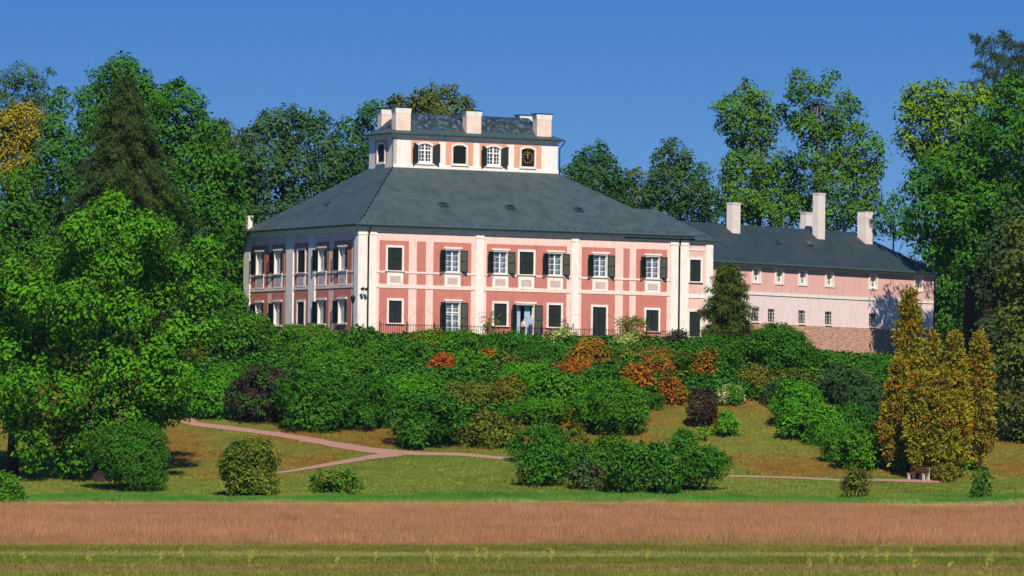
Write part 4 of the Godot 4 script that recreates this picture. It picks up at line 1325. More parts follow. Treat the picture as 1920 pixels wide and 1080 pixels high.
	tree("oak_tree", "round headed green oak right behind the spruce tip", "bright", Vector3(-28.23, 12.15, -472.00), 0.5, 1.05, 0.98, 149, [[-0.13, 21.54, -0.47, 0.98, 0.99, 0.98], [-1.14, 20.51, 1.28, 1.48, 1.44, 1.48], [0.85, 20.35, 0.62, 1.21, 1.26, 1.21], [-1.58, 18.28, 0.95, 1.86, 1.89, 1.86], [0.62, 18.36, 0.10, 1.75, 1.71, 1.75], [1.71, 19.07, -0.34, 0.73, 0.72, 0.73], [-0.78, 16.16, -1.25, 2.23, 2.25, 2.23], [1.34, 15.66, 0.19, 1.47, 1.57, 1.47], [-1.05, 13.33, 1.11, 2.41, 2.47, 2.41], [1.40, 12.93, 0.72, 2.33, 2.25, 2.33], [-0.21, 10.27, -0.58, 2.43, 2.70, 2.43], [-1.98, 9.33, -0.33, 2.25, 2.25, 2.25]], "bark", "", "broad")
	tree("ash_tree", "bright green leafy tree between spruce and house", "bright", Vector3(-24.40, 12.43, -455.00), 0.4, 1.0, 1.0, 156, [[-0.07, 16.26, -0.49, 1.52, 1.65, 1.52], [1.34, 14.02, 1.05, 1.39, 1.39, 1.39], [-1.31, 14.04, 0.11, 1.79, 1.73, 1.79], [0.43, 12.34, -0.21, 1.95, 1.95, 1.95], [1.74, 11.49, -0.33, 1.05, 1.08, 1.05], [-0.98, 10.52, 1.19, 2.02, 1.95, 2.02], [1.20, 9.24, 1.25, 1.66, 1.73, 1.66], [-0.33, 7.52, 0.60, 2.05, 2.17, 2.05], [1.37, 5.85, -0.62, 1.52, 1.56, 1.52], [-0.67, 4.02, 1.42, 2.23, 2.17, 2.23], [1.26, 2.77, 0.81, 1.81, 1.73, 1.81], [-2.10, 6.66, -0.32, 1.60, 1.73, 1.60], [2.24, 8.00, 0.06, 0.73, 0.78, 0.73], [-2.28, 3.19, -0.48, 1.67, 1.73, 1.67]], "bark", "", "broad")
	tree("mixed_tree", "olive tinged tree top behind the bright leafy tree", "olive", Vector3(-26.65, 12.28, -520.00), 0.3, 1.0, 0.88, 163, [[-0.28, 20.61, 0.42, 1.21, 1.24, 1.21], [0.70, 19.17, -0.19, 1.52, 1.49, 1.52], [-1.21, 19.55, 1.30, 1.44, 1.49, 1.44], [1.18, 17.23, -0.97, 1.79, 1.98, 1.79], [-0.67, 16.58, 1.40, 1.80, 1.98, 1.80]], "bark", "", "broad")
	tree("mixed_tree", "large bluish green tree behind the left roof slope", "blue_green", Vector3(-20.59, 12.62, -505.00), 0.5, 1.05, 0.9, 170, [[0.20, 20.65, 0.62, 1.33, 1.35, 1.33], [-1.75, 19.95, -0.20, 1.47, 1.44, 1.47], [1.84, 20.27, -0.71, 1.15, 1.25, 1.15], [3.31, 20.72, 0.06, 0.70, 0.77, 0.70], [-3.13, 18.91, 0.87, 1.26, 1.35, 1.26], [-0.55, 18.79, -0.75, 1.74, 1.92, 1.74], [2.63, 18.51, 0.58, 1.63, 1.68, 1.63], [4.07, 18.07, 0.30, 0.86, 0.87, 0.86], [-2.36, 16.49, 1.23, 2.11, 2.02, 2.11], [0.75, 16.55, 0.92, 2.01, 2.16, 2.01], [3.37, 16.14, 0.19, 1.56, 1.68, 1.56], [-3.65, 14.67, -1.12, 1.87, 1.92, 1.87], [-0.65, 14.11, 1.13, 2.23, 2.40, 2.23], [2.17, 14.22, -0.41, 2.06, 2.16, 2.06], [-2.55, 12.18, 0.97, 2.12, 2.16, 2.12], [0.56, 12.23, 0.70, 2.19, 2.16, 2.19]], "bark", "", "broad")
	tree("mixed_tree", "loose dark tree left of the lantern storey", "dark", Vector3(-14.62, 12.66, -515.00), 0.4, 1.0, 0.87, 177, [[-0.54, 20.59, -0.01, 1.00, 0.98, 1.00], [-1.23, 19.30, 0.82, 0.99, 1.08, 0.99], [1.18, 21.80, 0.63, 0.79, 0.78, 0.79], [0.68, 20.62, -0.36, 0.85, 0.88, 0.85], [-0.01, 18.60, 0.46, 1.42, 1.37, 1.42], [1.21, 18.40, -0.04, 1.26, 1.28, 1.26], [-1.19, 17.08, 1.13, 1.60, 1.57, 1.60], [0.77, 16.61, 1.20, 1.43, 1.47, 1.43], [-1.68, 15.38, 0.55, 1.37, 1.47, 1.37], [1.66, 22.56, 0.28, 0.60, 0.59, 0.60]], "bark", "", "broad")
	tree("beech_tree", "brownish olive tree crown rising behind the lantern roof", "olive", Vector3(-7.53, 12.66, -500.00), 0.4, 1.0, 1.0, 184, [[0.17, 22.72, 0.35, 0.96, 0.95, 0.96], [1.83, 22.78, -0.24, 0.89, 0.86, 0.89], [-1.25, 22.34, 0.75, 0.90, 0.86, 0.90], [-2.92, 21.88, 0.16, 0.78, 0.76, 0.78], [2.80, 21.97, -0.10, 0.89, 0.86, 0.89], [1.15, 21.40, 0.98, 1.36, 1.43, 1.36], [-1.25, 21.00, -0.68, 1.38, 1.43, 1.38], [-3.14, 20.92, 0.24, 1.06, 1.05, 1.06], [3.05, 20.76, 0.11, 0.78, 0.86, 0.78], [0.70, 19.72, 1.17, 1.73, 1.90, 1.73], [-2.15, 19.21, 1.14, 1.76, 1.90, 1.76]], "bark", "", "broad")
	tree("mixed_tree", "dark rounded tree right of the lantern storey", "dark", Vector3(7.60, 12.66, -525.00), 0.4, 1.05, 1.0, 191, [[0.01, 19.21, -0.10, 1.02, 1.00, 1.02], [-0.97, 17.97, -0.49, 1.15, 1.25, 1.15], [1.28, 17.70, 0.22, 1.26, 1.25, 1.26], [-1.97, 17.15, 0.59, 0.90, 0.90, 0.90], [0.27, 16.13, 1.43, 1.70, 1.75, 1.70], [2.28, 16.18, 0.91, 1.00, 1.10, 1.00], [-1.44, 15.45, -0.40, 1.47, 1.50, 1.47], [1.82, 14.48, -0.29, 1.77, 1.75, 1.77], [-0.68, 13.40, 0.72, 1.96, 2.00, 1.96]], "bark", "", "broad")
	tree("mixed_tree", "low olive tree in the gap right of the lantern storey", "olive", Vector3(11.71, 12.66, -530.00), 0.3, 1.0, 0.94, 198, [[-0.22, 16.97, 0.60, 0.89, 0.91, 0.89], [-0.95, 15.73, -0.15, 1.06, 1.11, 1.06], [0.55, 15.71, 0.67, 1.04, 1.01, 1.04], [-0.17, 14.24, -0.44, 1.56, 1.51, 1.56], [1.07, 13.68, 1.08, 1.23, 1.26, 1.23]], "bark", "", "broad")
	tree("cone_shaped_tree", "dark green cone shaped tree behind the wing ridge", "blue_green", Vector3(15.69, 12.60, -520.00), 0.4, 1.0, 1.06, 205, [[-0.88, 19.30, 0.23, 0.83, 0.89, 0.83], [-1.71, 18.30, 0.20, 0.97, 0.99, 0.97], [0.27, 18.32, 0.30, 0.90, 0.99, 0.90], [-2.21, 16.77, 1.02, 1.16, 1.19, 1.16], [-0.20, 16.84, 0.00, 1.52, 1.49, 1.52], [1.52, 16.85, 0.27, 1.06, 1.09, 1.06], [-2.43, 15.05, 0.61, 1.26, 1.39, 1.26], [-0.44, 14.84, 0.37, 1.72, 1.78, 1.72], [1.76, 15.07, 1.24, 1.54, 1.49, 1.54], [-1.89, 13.36, -0.33, 1.63, 1.68, 1.63], [1.10, 13.17, -0.81, 1.91, 1.98, 1.91], [2.77, 14.36, 0.74, 1.23, 1.19, 1.23]], "bark", "", "broad")
	tree("plane_tree", "tall airy plane tree with open crown, left of the white chimneys", "plane", Vector3(22.00, 11.81, -500.00), 0.4, 1.0, 1.0, 212, [[-1.14, 24.78, 0.08, 0.64, 0.67, 0.64], [-1.20, 23.61, -0.32, 1.00, 1.01, 1.00], [-2.44, 23.04, 0.89, 1.03, 1.12, 1.03], [-3.60, 22.58, 0.38, 0.61, 0.67, 0.61], [0.24, 23.15, -0.31, 0.94, 1.01, 0.94], [-1.93, 21.40, 0.63, 1.39, 1.46, 1.39], [0.01, 21.22, -0.09, 1.34, 1.35, 1.34], [-3.08, 21.20, -0.35, 0.79, 0.79, 0.79], [-1.38, 19.33, -0.61, 1.43, 1.46, 1.43], [0.74, 19.81, -0.18, 0.73, 0.79, 0.73], [-2.35, 17.60, 0.26, 1.30, 1.35, 1.30], [-0.19, 17.16, -0.06, 1.62, 1.69, 1.62], [-2.10, 15.69, 0.31, 1.45, 1.57, 1.45], [0.80, 15.76, -0.53, 1.79, 1.80, 1.79], [2.16, 17.64, 0.44, 1.21, 1.24, 1.21], [2.88, 15.96, 0.84, 1.23, 1.24, 1.23], [-1.17, 13.74, 1.39, 1.89, 2.02, 1.89], [1.23, 13.31, 1.09, 2.18, 2.14, 2.18], [3.59, 13.81, 1.27, 1.60, 1.69, 1.60], [-2.53, 13.32, -0.17, 1.40, 1.35, 1.40], [1.91, 22.21, -0.21, 0.83, 0.79, 0.83], [3.07, 21.70, 0.49, 0.62, 0.67, 0.62]], "pale_bark", "", "broad")
	tree("plane_tree", "tall airy plane tree with pale limbs rising behind the tallest chimney", "plane", Vector3(27.16, 11.27, -497.00), 0.42, 1.0, 1.0, 219, [[-1.92, 25.90, -0.16, 0.68, 0.67, 0.68], [-2.24, 24.23, -0.16, 0.72, 0.78, 0.72], [-1.09, 24.91, 0.51, 0.75, 0.78, 0.75], [0.34, 24.71, 0.33, 0.51, 0.56, 0.51], [1.06, 25.92, 0.00, 0.45, 0.45, 0.45], [-0.30, 23.10, -0.64, 1.04, 1.12, 1.04], [-1.30, 21.59, 0.52, 1.27, 1.23, 1.27], [1.52, 22.55, 0.86, 0.92, 1.01, 0.92], [2.49, 24.03, 0.11, 0.68, 0.67, 0.68], [3.21, 22.86, 0.12, 0.78, 0.78, 0.78], [0.66, 20.72, -0.46, 1.32, 1.45, 1.32], [2.56, 20.99, -0.54, 1.11, 1.23, 1.11], [3.46, 21.43, 0.15, 0.65, 0.67, 0.65], [-0.79, 19.00, 0.34, 1.24, 1.34, 1.24], [1.64, 18.60, -0.51, 1.46, 1.56, 1.46], [3.46, 19.51, 0.59, 0.94, 0.89, 0.94], [4.87, 20.00, 0.62, 0.71, 0.78, 0.71], [5.65, 19.11, -0.34, 0.70, 0.67, 0.70], [3.27, 17.64, 0.11, 1.25, 1.23, 1.25], [4.70, 17.90, -0.11, 0.98, 1.01, 0.98], [0.19, 16.64, 0.29, 1.62, 1.68, 1.62], [2.55, 15.71, 0.51, 1.51, 1.68, 1.51], [4.21, 15.97, 0.50, 1.15, 1.12, 1.15], [1.22, 13.85, -0.62, 1.84, 1.90, 1.84], [3.50, 13.81, 0.80, 1.50, 1.56, 1.50], [4.98, 14.59, -0.24, 0.72, 0.78, 0.72]], "pale_bark", "", "broad")
	tree("thin_tree", "thin leafy tree in the gap right of the wing chimneys", "mid", Vector3(35.50, 11.26, -520.00), 0.25, 0.95, 0.72, 226, [[0.08, 16.19, 0.12, 0.63, 0.69, 0.63], [-0.69, 14.92, 0.66, 0.91, 0.89, 0.91], [1.07, 14.95, 0.32, 0.71, 0.69, 0.71], [0.09, 13.70, 0.34, 0.95, 0.99, 0.95], [-1.39, 13.44, 0.27, 0.87, 0.89, 0.87], [1.05, 12.95, 0.87, 1.01, 0.99, 1.01]], "bark", "", "broad")
	tree("maple_tree", "large yellow green maple overhanging the end of the wing", "yellow_green", Vector3(38.44, 11.26, -471.00), 0.5, 1.05, 1.06, 233, [[-4.47, 22.65, -0.23, 1.12, 1.08, 1.12], [-2.74, 22.61, 0.65, 1.28, 1.26, 1.28], [-0.96, 22.17, 0.84, 1.29, 1.35, 1.29], [0.85, 22.43, 0.67, 0.93, 0.90, 0.93], [-5.18, 21.02, 0.48, 1.09, 1.08, 1.09], [-3.41, 20.57, 0.84, 1.47, 1.53, 1.47], [-0.94, 20.15, 0.87, 1.63, 1.79, 1.63], [-5.35, 19.03, -0.08, 0.87, 0.90, 0.87], [-3.71, 18.19, -0.89, 1.45, 1.53, 1.45], [-1.57, 17.68, 0.64, 1.78, 1.79, 1.78]], "bark", "", "broad")
	tree("maple_tree", "dark green tall tree crown below and right of the yellow green maple", "bright", Vector3(39.41, 11.26, -464.00), 0.5, 1.05, 1.06, 240, [[-4.10, 16.01, -0.45, 1.84, 1.77, 1.84], [-5.72, 14.83, 0.56, 1.34, 1.41, 1.34], [-2.42, 15.09, 0.69, 1.74, 1.77, 1.74], [-0.20, 16.89, 0.44, 2.12, 2.21, 2.12], [1.41, 18.59, 1.99, 2.20, 2.21, 2.20], [-5.04, 12.40, 0.72, 1.61, 1.59, 1.61], [-2.91, 12.38, 1.73, 1.80, 1.99, 1.80], [-0.19, 12.90, 0.71, 2.23, 2.21, 2.23], [-5.85, 11.55, -0.23, 1.02, 1.06, 1.02], [-4.45, 9.82, -0.93, 1.64, 1.77, 1.64], [-1.86, 9.82, -0.07, 1.82, 1.99, 1.82], [0.83, 9.42, -0.49, 2.29, 2.21, 2.29], [2.02, 14.71, 0.50, 2.16, 2.21, 2.16], [1.01, 20.39, 1.35, 1.57, 1.59, 1.57], [1.86, 22.16, 1.58, 1.76, 1.77, 1.76], [-0.27, 19.52, 0.98, 1.45, 1.59, 1.45], [-1.54, 17.76, 0.47, 1.61, 1.59, 1.61], [-3.61, 14.26, -0.85, 1.65, 1.59, 1.65]], "bark", "", "broad")
	tree("shade_tree", "broad tree in deep shade beyond the end of the wing", "mid", Vector3(40.73, 11.26, -502.00), 0.4, 1.1, 1.12, 247, [[-0.99, 10.88, -0.86, 2.32, 2.39, 2.32], [1.41, 10.43, -0.83, 2.33, 2.39, 2.33], [-1.09, 7.47, 0.76, 2.17, 2.39, 2.17], [1.68, 6.51, 1.96, 2.30, 2.39, 2.30], [-1.03, 4.13, 0.45, 2.37, 2.39, 2.37], [1.90, 2.75, -0.12, 2.25, 2.39, 2.25], [4.12, 9.43, 1.10, 2.82, 2.87, 2.82], [4.79, 3.75, -0.50, 2.89, 2.87, 2.89], [-0.46, 0.81, -0.30, 1.73, 1.91, 1.73], [-1.96, 6.53, -0.28, 1.08, 1.20, 1.08], [3.42, -0.09, -0.87, 2.42, 2.39, 2.42]], "bark", "", "broad")
	tree("shade_tree", "dark green broad tree at the right between conifers and edge", "pine", Vector3(37.43, 8.79, -424.00), 0.5, 1.1, 1.06, 254, [[0.71, 12.35, -0.02, 1.67, 1.62, 1.67], [-0.37, 10.28, 0.95, 1.65, 1.82, 1.65], [1.18, 9.06, 1.78, 2.10, 2.02, 2.10], [-0.80, 7.51, -0.83, 1.76, 1.70, 1.76], [0.75, 6.28, 0.08, 1.77, 1.82, 1.77], [-0.76, 4.21, 1.39, 1.51, 1.62, 1.51], [1.16, 3.05, 0.37, 2.10, 2.02, 2.10], [-1.07, 1.00, 0.68, 1.37, 1.41, 1.37], [0.48, -0.20, 1.58, 1.86, 1.82, 1.86], [-0.21, -2.62, 0.49, 1.48, 1.62, 1.48], [1.60, -3.00, 0.54, 1.56, 1.62, 1.56], [-0.52, -4.63, -0.42, 1.28, 1.41, 1.28], [1.04, -5.42, 0.27, 1.30, 1.41, 1.30]], "bark", "", "broad")  # broad leaf sprays given the darker green of the pines, no needles
	tree("shade_tree", "green tree close beyond the end of the wing", "mid", Vector3(40.50, 11.26, -485.00), 0.45, 1.1, 1.06, 261, [[-1.78, 15.27, 0.13, 2.08, 2.08, 2.08], [0.53, 15.76, 0.19, 2.17, 2.31, 2.17], [-2.24, 12.01, 0.53, 1.87, 1.94, 1.87], [0.00, 12.00, 1.31, 2.26, 2.31, 2.26], [2.66, 12.45, 2.48, 2.89, 2.77, 2.89], [-1.78, 9.23, 0.93, 1.73, 1.85, 1.73], [0.69, 8.86, -0.99, 2.39, 2.31, 2.39], [3.26, 8.81, 1.33, 2.30, 2.31, 2.30], [-2.87, 10.17, -0.07, 1.09, 1.15, 1.09], [1.94, 6.04, 0.89, 2.05, 2.08, 2.05]], "bark", "", "broad")
	tree("shade_tree", "tall dark tree beyond the right picture edge shading the wing end", "mid", Vector3(43.00, 11.25, -444.00), 0.5, 1.3, 0.94, 268, [[-0.89, 17.94, 0.85, 2.95, 2.96, 2.95], [0.32, 14.95, 1.79, 3.14, 3.38, 3.14], [-1.14, 13.78, -0.57, 2.66, 2.54, 2.66], [1.08, 10.69, 2.94, 3.93, 3.81, 3.93], [-0.57, 8.74, -1.60, 2.69, 2.96, 2.69], [1.08, 4.91, -0.74, 3.67, 3.81, 3.67], [-0.75, 2.30, 0.85, 2.32, 2.54, 2.32], [0.98, -0.63, 0.72, 3.08, 3.38, 3.08]], "bark", "", "broad")
	tree("woodland_tree", "green woodland tree closing the gaps far behind the house", "mid", Vector3(-49.32, 11.36, -535.00), 0.4, 1.5, 0.87, 275, [[-1.29, 9.18, -0.20, 2.17, 1.95, 2.17], [0.50, 8.05, -1.16, 2.02, 1.83, 2.02], [-1.52, 5.26, 0.47, 2.40, 1.74, 2.40], [-2.37, 6.96, 0.12, 1.87, 1.31, 1.87], [-0.13, 9.53, 0.58, 2.12, 1.91, 2.12], [-0.54, 10.02, 1.26, 1.88, 1.55, 1.88], [-0.23, 0.88, -0.60, 2.31, 1.83, 2.31], [-0.39, 14.31, -0.62, 1.61, 1.45, 1.61], [1.21, 5.42, -0.69, 2.39, 2.07, 2.39], [-1.68, 3.03, 0.62, 1.86, 1.47, 1.86], [0.55, 11.34, 1.02, 2.31, 1.91, 2.31], [-1.47, 8.45, -0.18, 2.32, 1.62, 2.32], [-0.20, 13.41, 0.96, 2.15, 1.68, 2.15], [-0.01, 6.91, 0.79, 2.50, 1.95, 2.50], [-0.14, 8.89, 0.00, 2.10, 6.42, 2.10]], "bark", "woodland trees far behind the house", "broad")
	tree("woodland_tree", "green woodland tree closing the gaps far behind the house", "mid", Vector3(-26.13, 12.31, -540.00), 0.4, 1.5, 0.87, 282, [[-0.28, 5.26, -0.47, 1.93, 1.57, 1.93], [-0.44, 0.58, -0.88, 1.75, 1.59, 1.75], [-0.44, 13.62, -0.48, 2.09, 1.61, 2.09], [0.90, 3.37, 0.74, 2.27, 2.00, 2.27], [-1.18, 8.57, 0.02, 1.98, 1.78, 1.98], [0.87, 6.74, 1.58, 1.73, 1.34, 1.73], [-0.31, 6.19, -0.40, 1.67, 1.28, 1.67], [0.44, 9.03, 0.04, 2.02, 1.40, 2.02], [0.05, 12.42, 0.71, 2.25, 1.74, 2.25], [2.01, 8.61, -0.01, 2.07, 1.57, 2.07], [-0.58, 1.26, 0.55, 2.36, 1.84, 2.36], [0.80, 8.05, -0.58, 1.78, 1.49, 1.78], [-0.54, 8.95, 0.43, 2.09, 1.53, 2.09], [-1.20, 7.53, -0.09, 1.80, 1.61, 1.80], [-0.12, 7.61, 0.00, 2.12, 6.02, 2.12]], "bark", "woodland trees far behind the house", "broad")
	tree("woodland_tree", "green woodland tree closing the gaps far behind the house", "mid", Vector3(-45.96, 11.36, -520.00), 0.4, 1.5, 0.87, 289, [[0.06, 6.24, -1.13, 1.80, 1.32, 1.80], [-0.26, 8.39, 0.40, 1.61, 1.23, 1.61], [1.12, 6.41, -0.21, 2.37, 2.06, 2.37], [-1.11, 8.39, 0.36, 2.32, 1.83, 2.32], [1.74, 4.99, 0.47, 2.04, 1.51, 2.04], [-1.53, 7.66, -1.07, 1.75, 1.46, 1.75], [-1.18, 6.85, -0.07, 2.23, 1.83, 2.23], [0.63, 1.07, -0.56, 2.34, 2.10, 2.34], [-0.44, 3.98, -1.13, 2.04, 1.62, 2.04], [-1.02, 0.84, -0.30, 2.37, 2.14, 2.37], [0.15, 6.86, -0.30, 2.17, 1.86, 2.17], [1.35, 7.55, 0.96, 1.94, 1.51, 1.94], [1.08, 4.80, 0.11, 2.02, 1.44, 2.02], [-0.74, 5.01, -0.71, 2.35, 1.71, 2.35], [-0.11, 6.43, 0.00, 2.04, 5.05, 2.04]], "bark", "woodland trees far behind the house", "broad")
	tree("woodland_tree", "green woodland tree closing the gaps far behind the house", "mid", Vector3(-15.84, 12.66, -540.00), 0.4, 1.5, 0.87, 296, [[0.87, 13.72, 0.33, 2.11, 1.72, 2.11], [-0.75, 7.10, 0.61, 2.52, 1.74, 2.52], [-0.57, 2.18, -0.85, 2.23, 1.85, 2.23], [-0.32, 0.01, -0.34, 1.81, 1.48, 1.81], [0.79, 9.19, -0.79, 1.60, 1.25, 1.60], [0.34, 16.66, -0.05, 1.79, 1.42, 1.79], [-0.52, 13.19, -1.28, 2.04, 1.67, 2.04], [-2.47, 9.24, 0.57, 1.67, 1.20, 1.67], [0.37, 8.53, -0.49, 2.48, 1.90, 2.48], [-0.97, 3.26, -1.03, 2.17, 1.58, 2.17], [-0.13, 8.16, 0.00, 2.12, 6.48, 2.12]], "bark", "woodland trees far behind the house", "broad")
	tree("woodland_tree", "green woodland tree closing the gaps far behind the house", "mid", Vector3(-54.29, 11.36, -560.00), 0.4, 1.5, 0.87, 303, [[-2.27, 10.72, -0.34, 2.14, 1.80, 2.14], [0.50, 14.43, 0.28, 2.31, 2.07, 2.31], [1.46, 9.23, -1.04, 1.89, 1.35, 1.89], [-0.08, 1.37, -0.01, 1.79, 1.56, 1.79], [0.71, 11.75, 1.47, 2.03, 1.69, 2.03], [-0.94, 5.15, -1.04, 2.02, 1.65, 2.02], [-0.61, 15.84, -0.89, 2.52, 2.18, 2.52], [-0.70, 6.11, -0.08, 1.79, 1.62, 1.79], [-1.76, 3.81, 0.18, 2.30, 1.71, 2.30], [0.79, 4.55, -0.50, 1.98, 1.59, 1.98], [-0.15, 9.69, 0.00, 2.20, 6.72, 2.20]], "bark", "woodland trees far behind the house", "broad")
	tree("woodland_tree", "green woodland tree closing the gaps far behind the house", "mid", Vector3(-48.32, 11.36, -565.00), 0.4, 1.5, 0.87, 310, [[-0.16, 10.67, -0.79, 1.82, 1.36, 1.82], [-0.13, 9.90, 1.47, 1.76, 1.39, 1.76], [1.73, 8.91, 0.68, 2.36, 2.12, 2.36], [0.19, 7.36, -1.33, 2.42, 1.97, 2.42], [0.42, 9.11, 1.28, 2.25, 1.61, 2.25], [-0.86, 10.60, -1.72, 1.75, 1.33, 1.75], [0.00, 7.80, -0.45, 2.26, 1.72, 2.26], [1.63, 4.82, 0.78, 2.17, 1.92, 2.17], [-0.93, 13.10, -0.23, 1.94, 1.43, 1.94], [-0.15, 14.29, 1.08, 2.26, 2.05, 2.26], [-0.14, 9.12, 0.00, 2.22, 6.30, 2.22]], "bark", "woodland trees far behind the house", "broad")
	tree("woodland_tree", "green woodland tree closing the gaps far behind the house", "mid", Vector3(-43.09, 11.36, -560.00), 0.4, 1.5, 0.87, 317, [[-0.96, 11.34, -0.99, 2.58, 2.13, 2.58], [-1.05, 10.21, -0.09, 1.94, 1.43, 1.94], [0.74, 12.41, 0.72, 1.92, 1.68, 1.92], [0.21, 13.76, -0.18, 2.18, 1.85, 2.18], [-0.52, 2.59, -0.70, 2.26, 1.58, 2.26], [0.02, 4.77, -1.36, 1.67, 1.18, 1.67], [0.96, 11.08, -0.02, 1.86, 1.55, 1.86], [0.73, 15.90, -0.03, 2.21, 1.99, 2.21], [1.58, 4.25, 0.51, 2.10, 1.85, 2.10], [-1.92, 3.32, -0.67, 1.67, 1.51, 1.67], [-0.13, 9.02, 0.00, 2.20, 6.24, 2.20]], "bark", "woodland trees far behind the house", "broad")
	tree("woodland_tree", "green woodland tree closing the gaps far behind the house", "mid", Vector3(-35.72, 11.58, -570.00), 0.4, 1.5, 0.87, 324, [[0.23, 16.44, -0.44, 2.63, 2.06, 2.63], [-0.63, 14.71, 0.67, 1.68, 1.33, 1.68], [0.39, 8.24, -0.09, 2.63, 2.38, 2.63], [-0.62, 7.73, 1.11, 2.51, 2.06, 2.51], [-1.24, 13.63, 0.23, 2.37, 1.99, 2.37], [1.27, 11.97, 0.98, 2.51, 1.94, 2.51], [-1.39, 4.75, -0.62, 2.63, 1.83, 2.63], [-1.84, 11.36, 0.87, 1.87, 1.57, 1.87], [-0.47, 16.00, -0.24, 2.46, 2.20, 2.46], [-2.01, 11.52, -0.02, 2.43, 1.92, 2.43], [-0.14, 10.03, 0.00, 2.24, 6.84, 2.24]], "bark", "woodland trees far behind the house", "broad")
	tree("woodland_tree", "green woodland tree closing the gaps far behind the house", "mid", Vector3(-28.41, 12.14, -565.00), 0.4, 1.5, 0.87, 331, [[1.65, 7.76, 0.01, 2.60, 2.03, 2.60], [1.28, 5.92, 0.39, 2.01, 1.40, 2.01], [-0.78, 8.73, -1.42, 1.71, 1.28, 1.71], [0.22, 15.33, 1.08, 2.25, 1.74, 2.25], [-0.02, 14.56, 0.32, 2.58, 1.80, 2.58], [-1.27, 9.54, 0.50, 2.59, 1.82, 2.59], [-2.12, 8.11, -0.51, 1.79, 1.50, 1.79], [-0.91, 3.28, 0.03, 2.43, 1.98, 2.43], [-0.28, 16.86, 0.81, 2.50, 1.86, 2.50], [-0.89, 14.35, -0.62, 2.35, 1.85, 2.35], [-0.14, 9.39, 0.00, 2.22, 6.78, 2.22]], "bark", "woodland trees far behind the house", "broad")
	tree("woodland_tree", "green woodland tree closing the gaps far behind the house", "mid", Vector3(-21.61, 12.58, -570.00), 0.4, 1.5, 0.87, 338, [[0.13, 11.46, 0.28, 1.77, 1.26, 1.77], [-1.49, 1.93, -0.38, 2.28, 1.58, 2.28], [0.81, 11.71, 0.69, 2.54, 1.84, 2.54], [0.46, 6.44, -0.25, 2.56, 2.28, 2.56], [-0.77, 9.56, 1.03, 2.25, 2.03, 2.25], [-0.03, 8.53, -0.75, 2.16, 1.83, 2.16], [0.89, 8.00, 0.24, 1.73, 1.41, 1.73], [1.08, 3.10, -0.59, 2.10, 1.61, 2.10], [-0.58, 6.93, 0.82, 2.29, 1.62, 2.29], [-0.07, 13.24, 0.40, 2.56, 2.00, 2.56], [-0.13, 8.39, 0.00, 2.24, 6.35, 2.24]], "bark", "woodland trees far behind the house", "broad")
	tree("woodland_tree", "green woodland tree closing the gaps far behind the house", "mid", Vector3(-14.30, 12.66, -560.00), 0.4, 1.5, 0.87, 345, [[-1.85, 9.93, -0.04, 2.13, 1.91, 2.13], [-1.49, 7.58, 0.51, 1.80, 1.43, 1.80], [-0.43, 3.58, 0.57, 2.32, 1.72, 2.32], [1.53, 12.60, -0.31, 2.08, 1.46, 2.08], [-1.90, 7.17, -0.37, 2.52, 2.07, 2.52], [-0.74, 2.03, -1.13, 1.78, 1.38, 1.78], [-0.02, 2.30, -0.47, 2.19, 1.77, 2.19], [-1.34, 5.94, 0.01, 2.64, 1.90, 2.64], [-0.12, 8.07, 0.00, 2.20, 6.24, 2.20]], "bark", "woodland trees far behind the house", "broad")
	tree("woodland_tree", "green woodland tree closing the gaps far behind the house", "mid", Vector3(6.62, 12.66, -570.00), 0.4, 1.5, 0.87, 352, [[0.41, 11.74, 1.12, 2.03, 1.74, 2.03], [-0.65, 9.36, -0.96, 1.98, 1.58, 1.98], [-0.63, 0.82, -0.49, 1.97, 1.40, 1.97], [-1.10, 1.71, 0.24, 2.67, 2.22, 2.67], [-0.77, 9.39, -1.61, 1.74, 1.42, 1.74], [-1.72, 7.65, -0.65, 2.14, 1.80, 2.14], [-1.28, 11.35, 0.70, 2.11, 1.72, 2.11], [0.39, 9.03, 1.34, 2.03, 1.75, 2.03], [-0.09, 7.29, 0.00, 2.24, 5.54, 2.24]], "bark", "woodland trees far behind the house", "broad")
	tree("woodland_tree", "green woodland tree closing the gaps far behind the house", "mid", Vector3(11.84, 12.66, -560.00), 0.4, 1.5, 0.87, 359, [[0.80, 9.78, -0.47, 1.71, 1.53, 1.71], [-0.36, 12.39, -0.13, 2.48, 2.24, 2.48], [0.36, 4.25, 1.07, 2.39, 2.04, 2.39], [1.60, 7.63, -0.59, 2.39, 1.99, 2.39], [1.63, 5.02, -0.58, 2.36, 1.70, 2.36], [-1.34, 1.57, -0.11, 2.60, 2.19, 2.60], [0.36, 5.68, 1.13, 2.04, 1.78, 2.04], [1.64, 7.94, -0.53, 2.51, 1.91, 2.51], [-0.08, 6.51, 0.00, 2.20, 5.12, 2.20]], "bark", "woodland trees far behind the house", "broad")
	tree("woodland_tree", "green woodland tree closing the gaps far behind the house", "mid", Vector3(18.40, 12.33, -565.00), 0.4, 1.5, 0.87, 366, [[0.53, 2.36, 0.67, 2.43, 1.87, 2.43], [0.17, 3.73, -1.27, 1.73, 1.34, 1.73], [-0.76, 3.77, -1.09, 2.01, 1.58, 2.01], [1.45, 4.89, 1.18, 2.14, 1.80, 2.14], [-0.76, 3.45, 1.27, 2.18, 1.76, 2.18], [0.67, 2.44, 1.26, 1.83, 1.59, 1.83], [0.69, 6.55, 1.09, 2.64, 2.40, 2.64], [-0.24, 8.30, -1.49, 1.81, 1.61, 1.81], [-0.08, 6.93, 0.00, 2.22, 5.08, 2.22]], "bark", "woodland trees far behind the house", "broad")
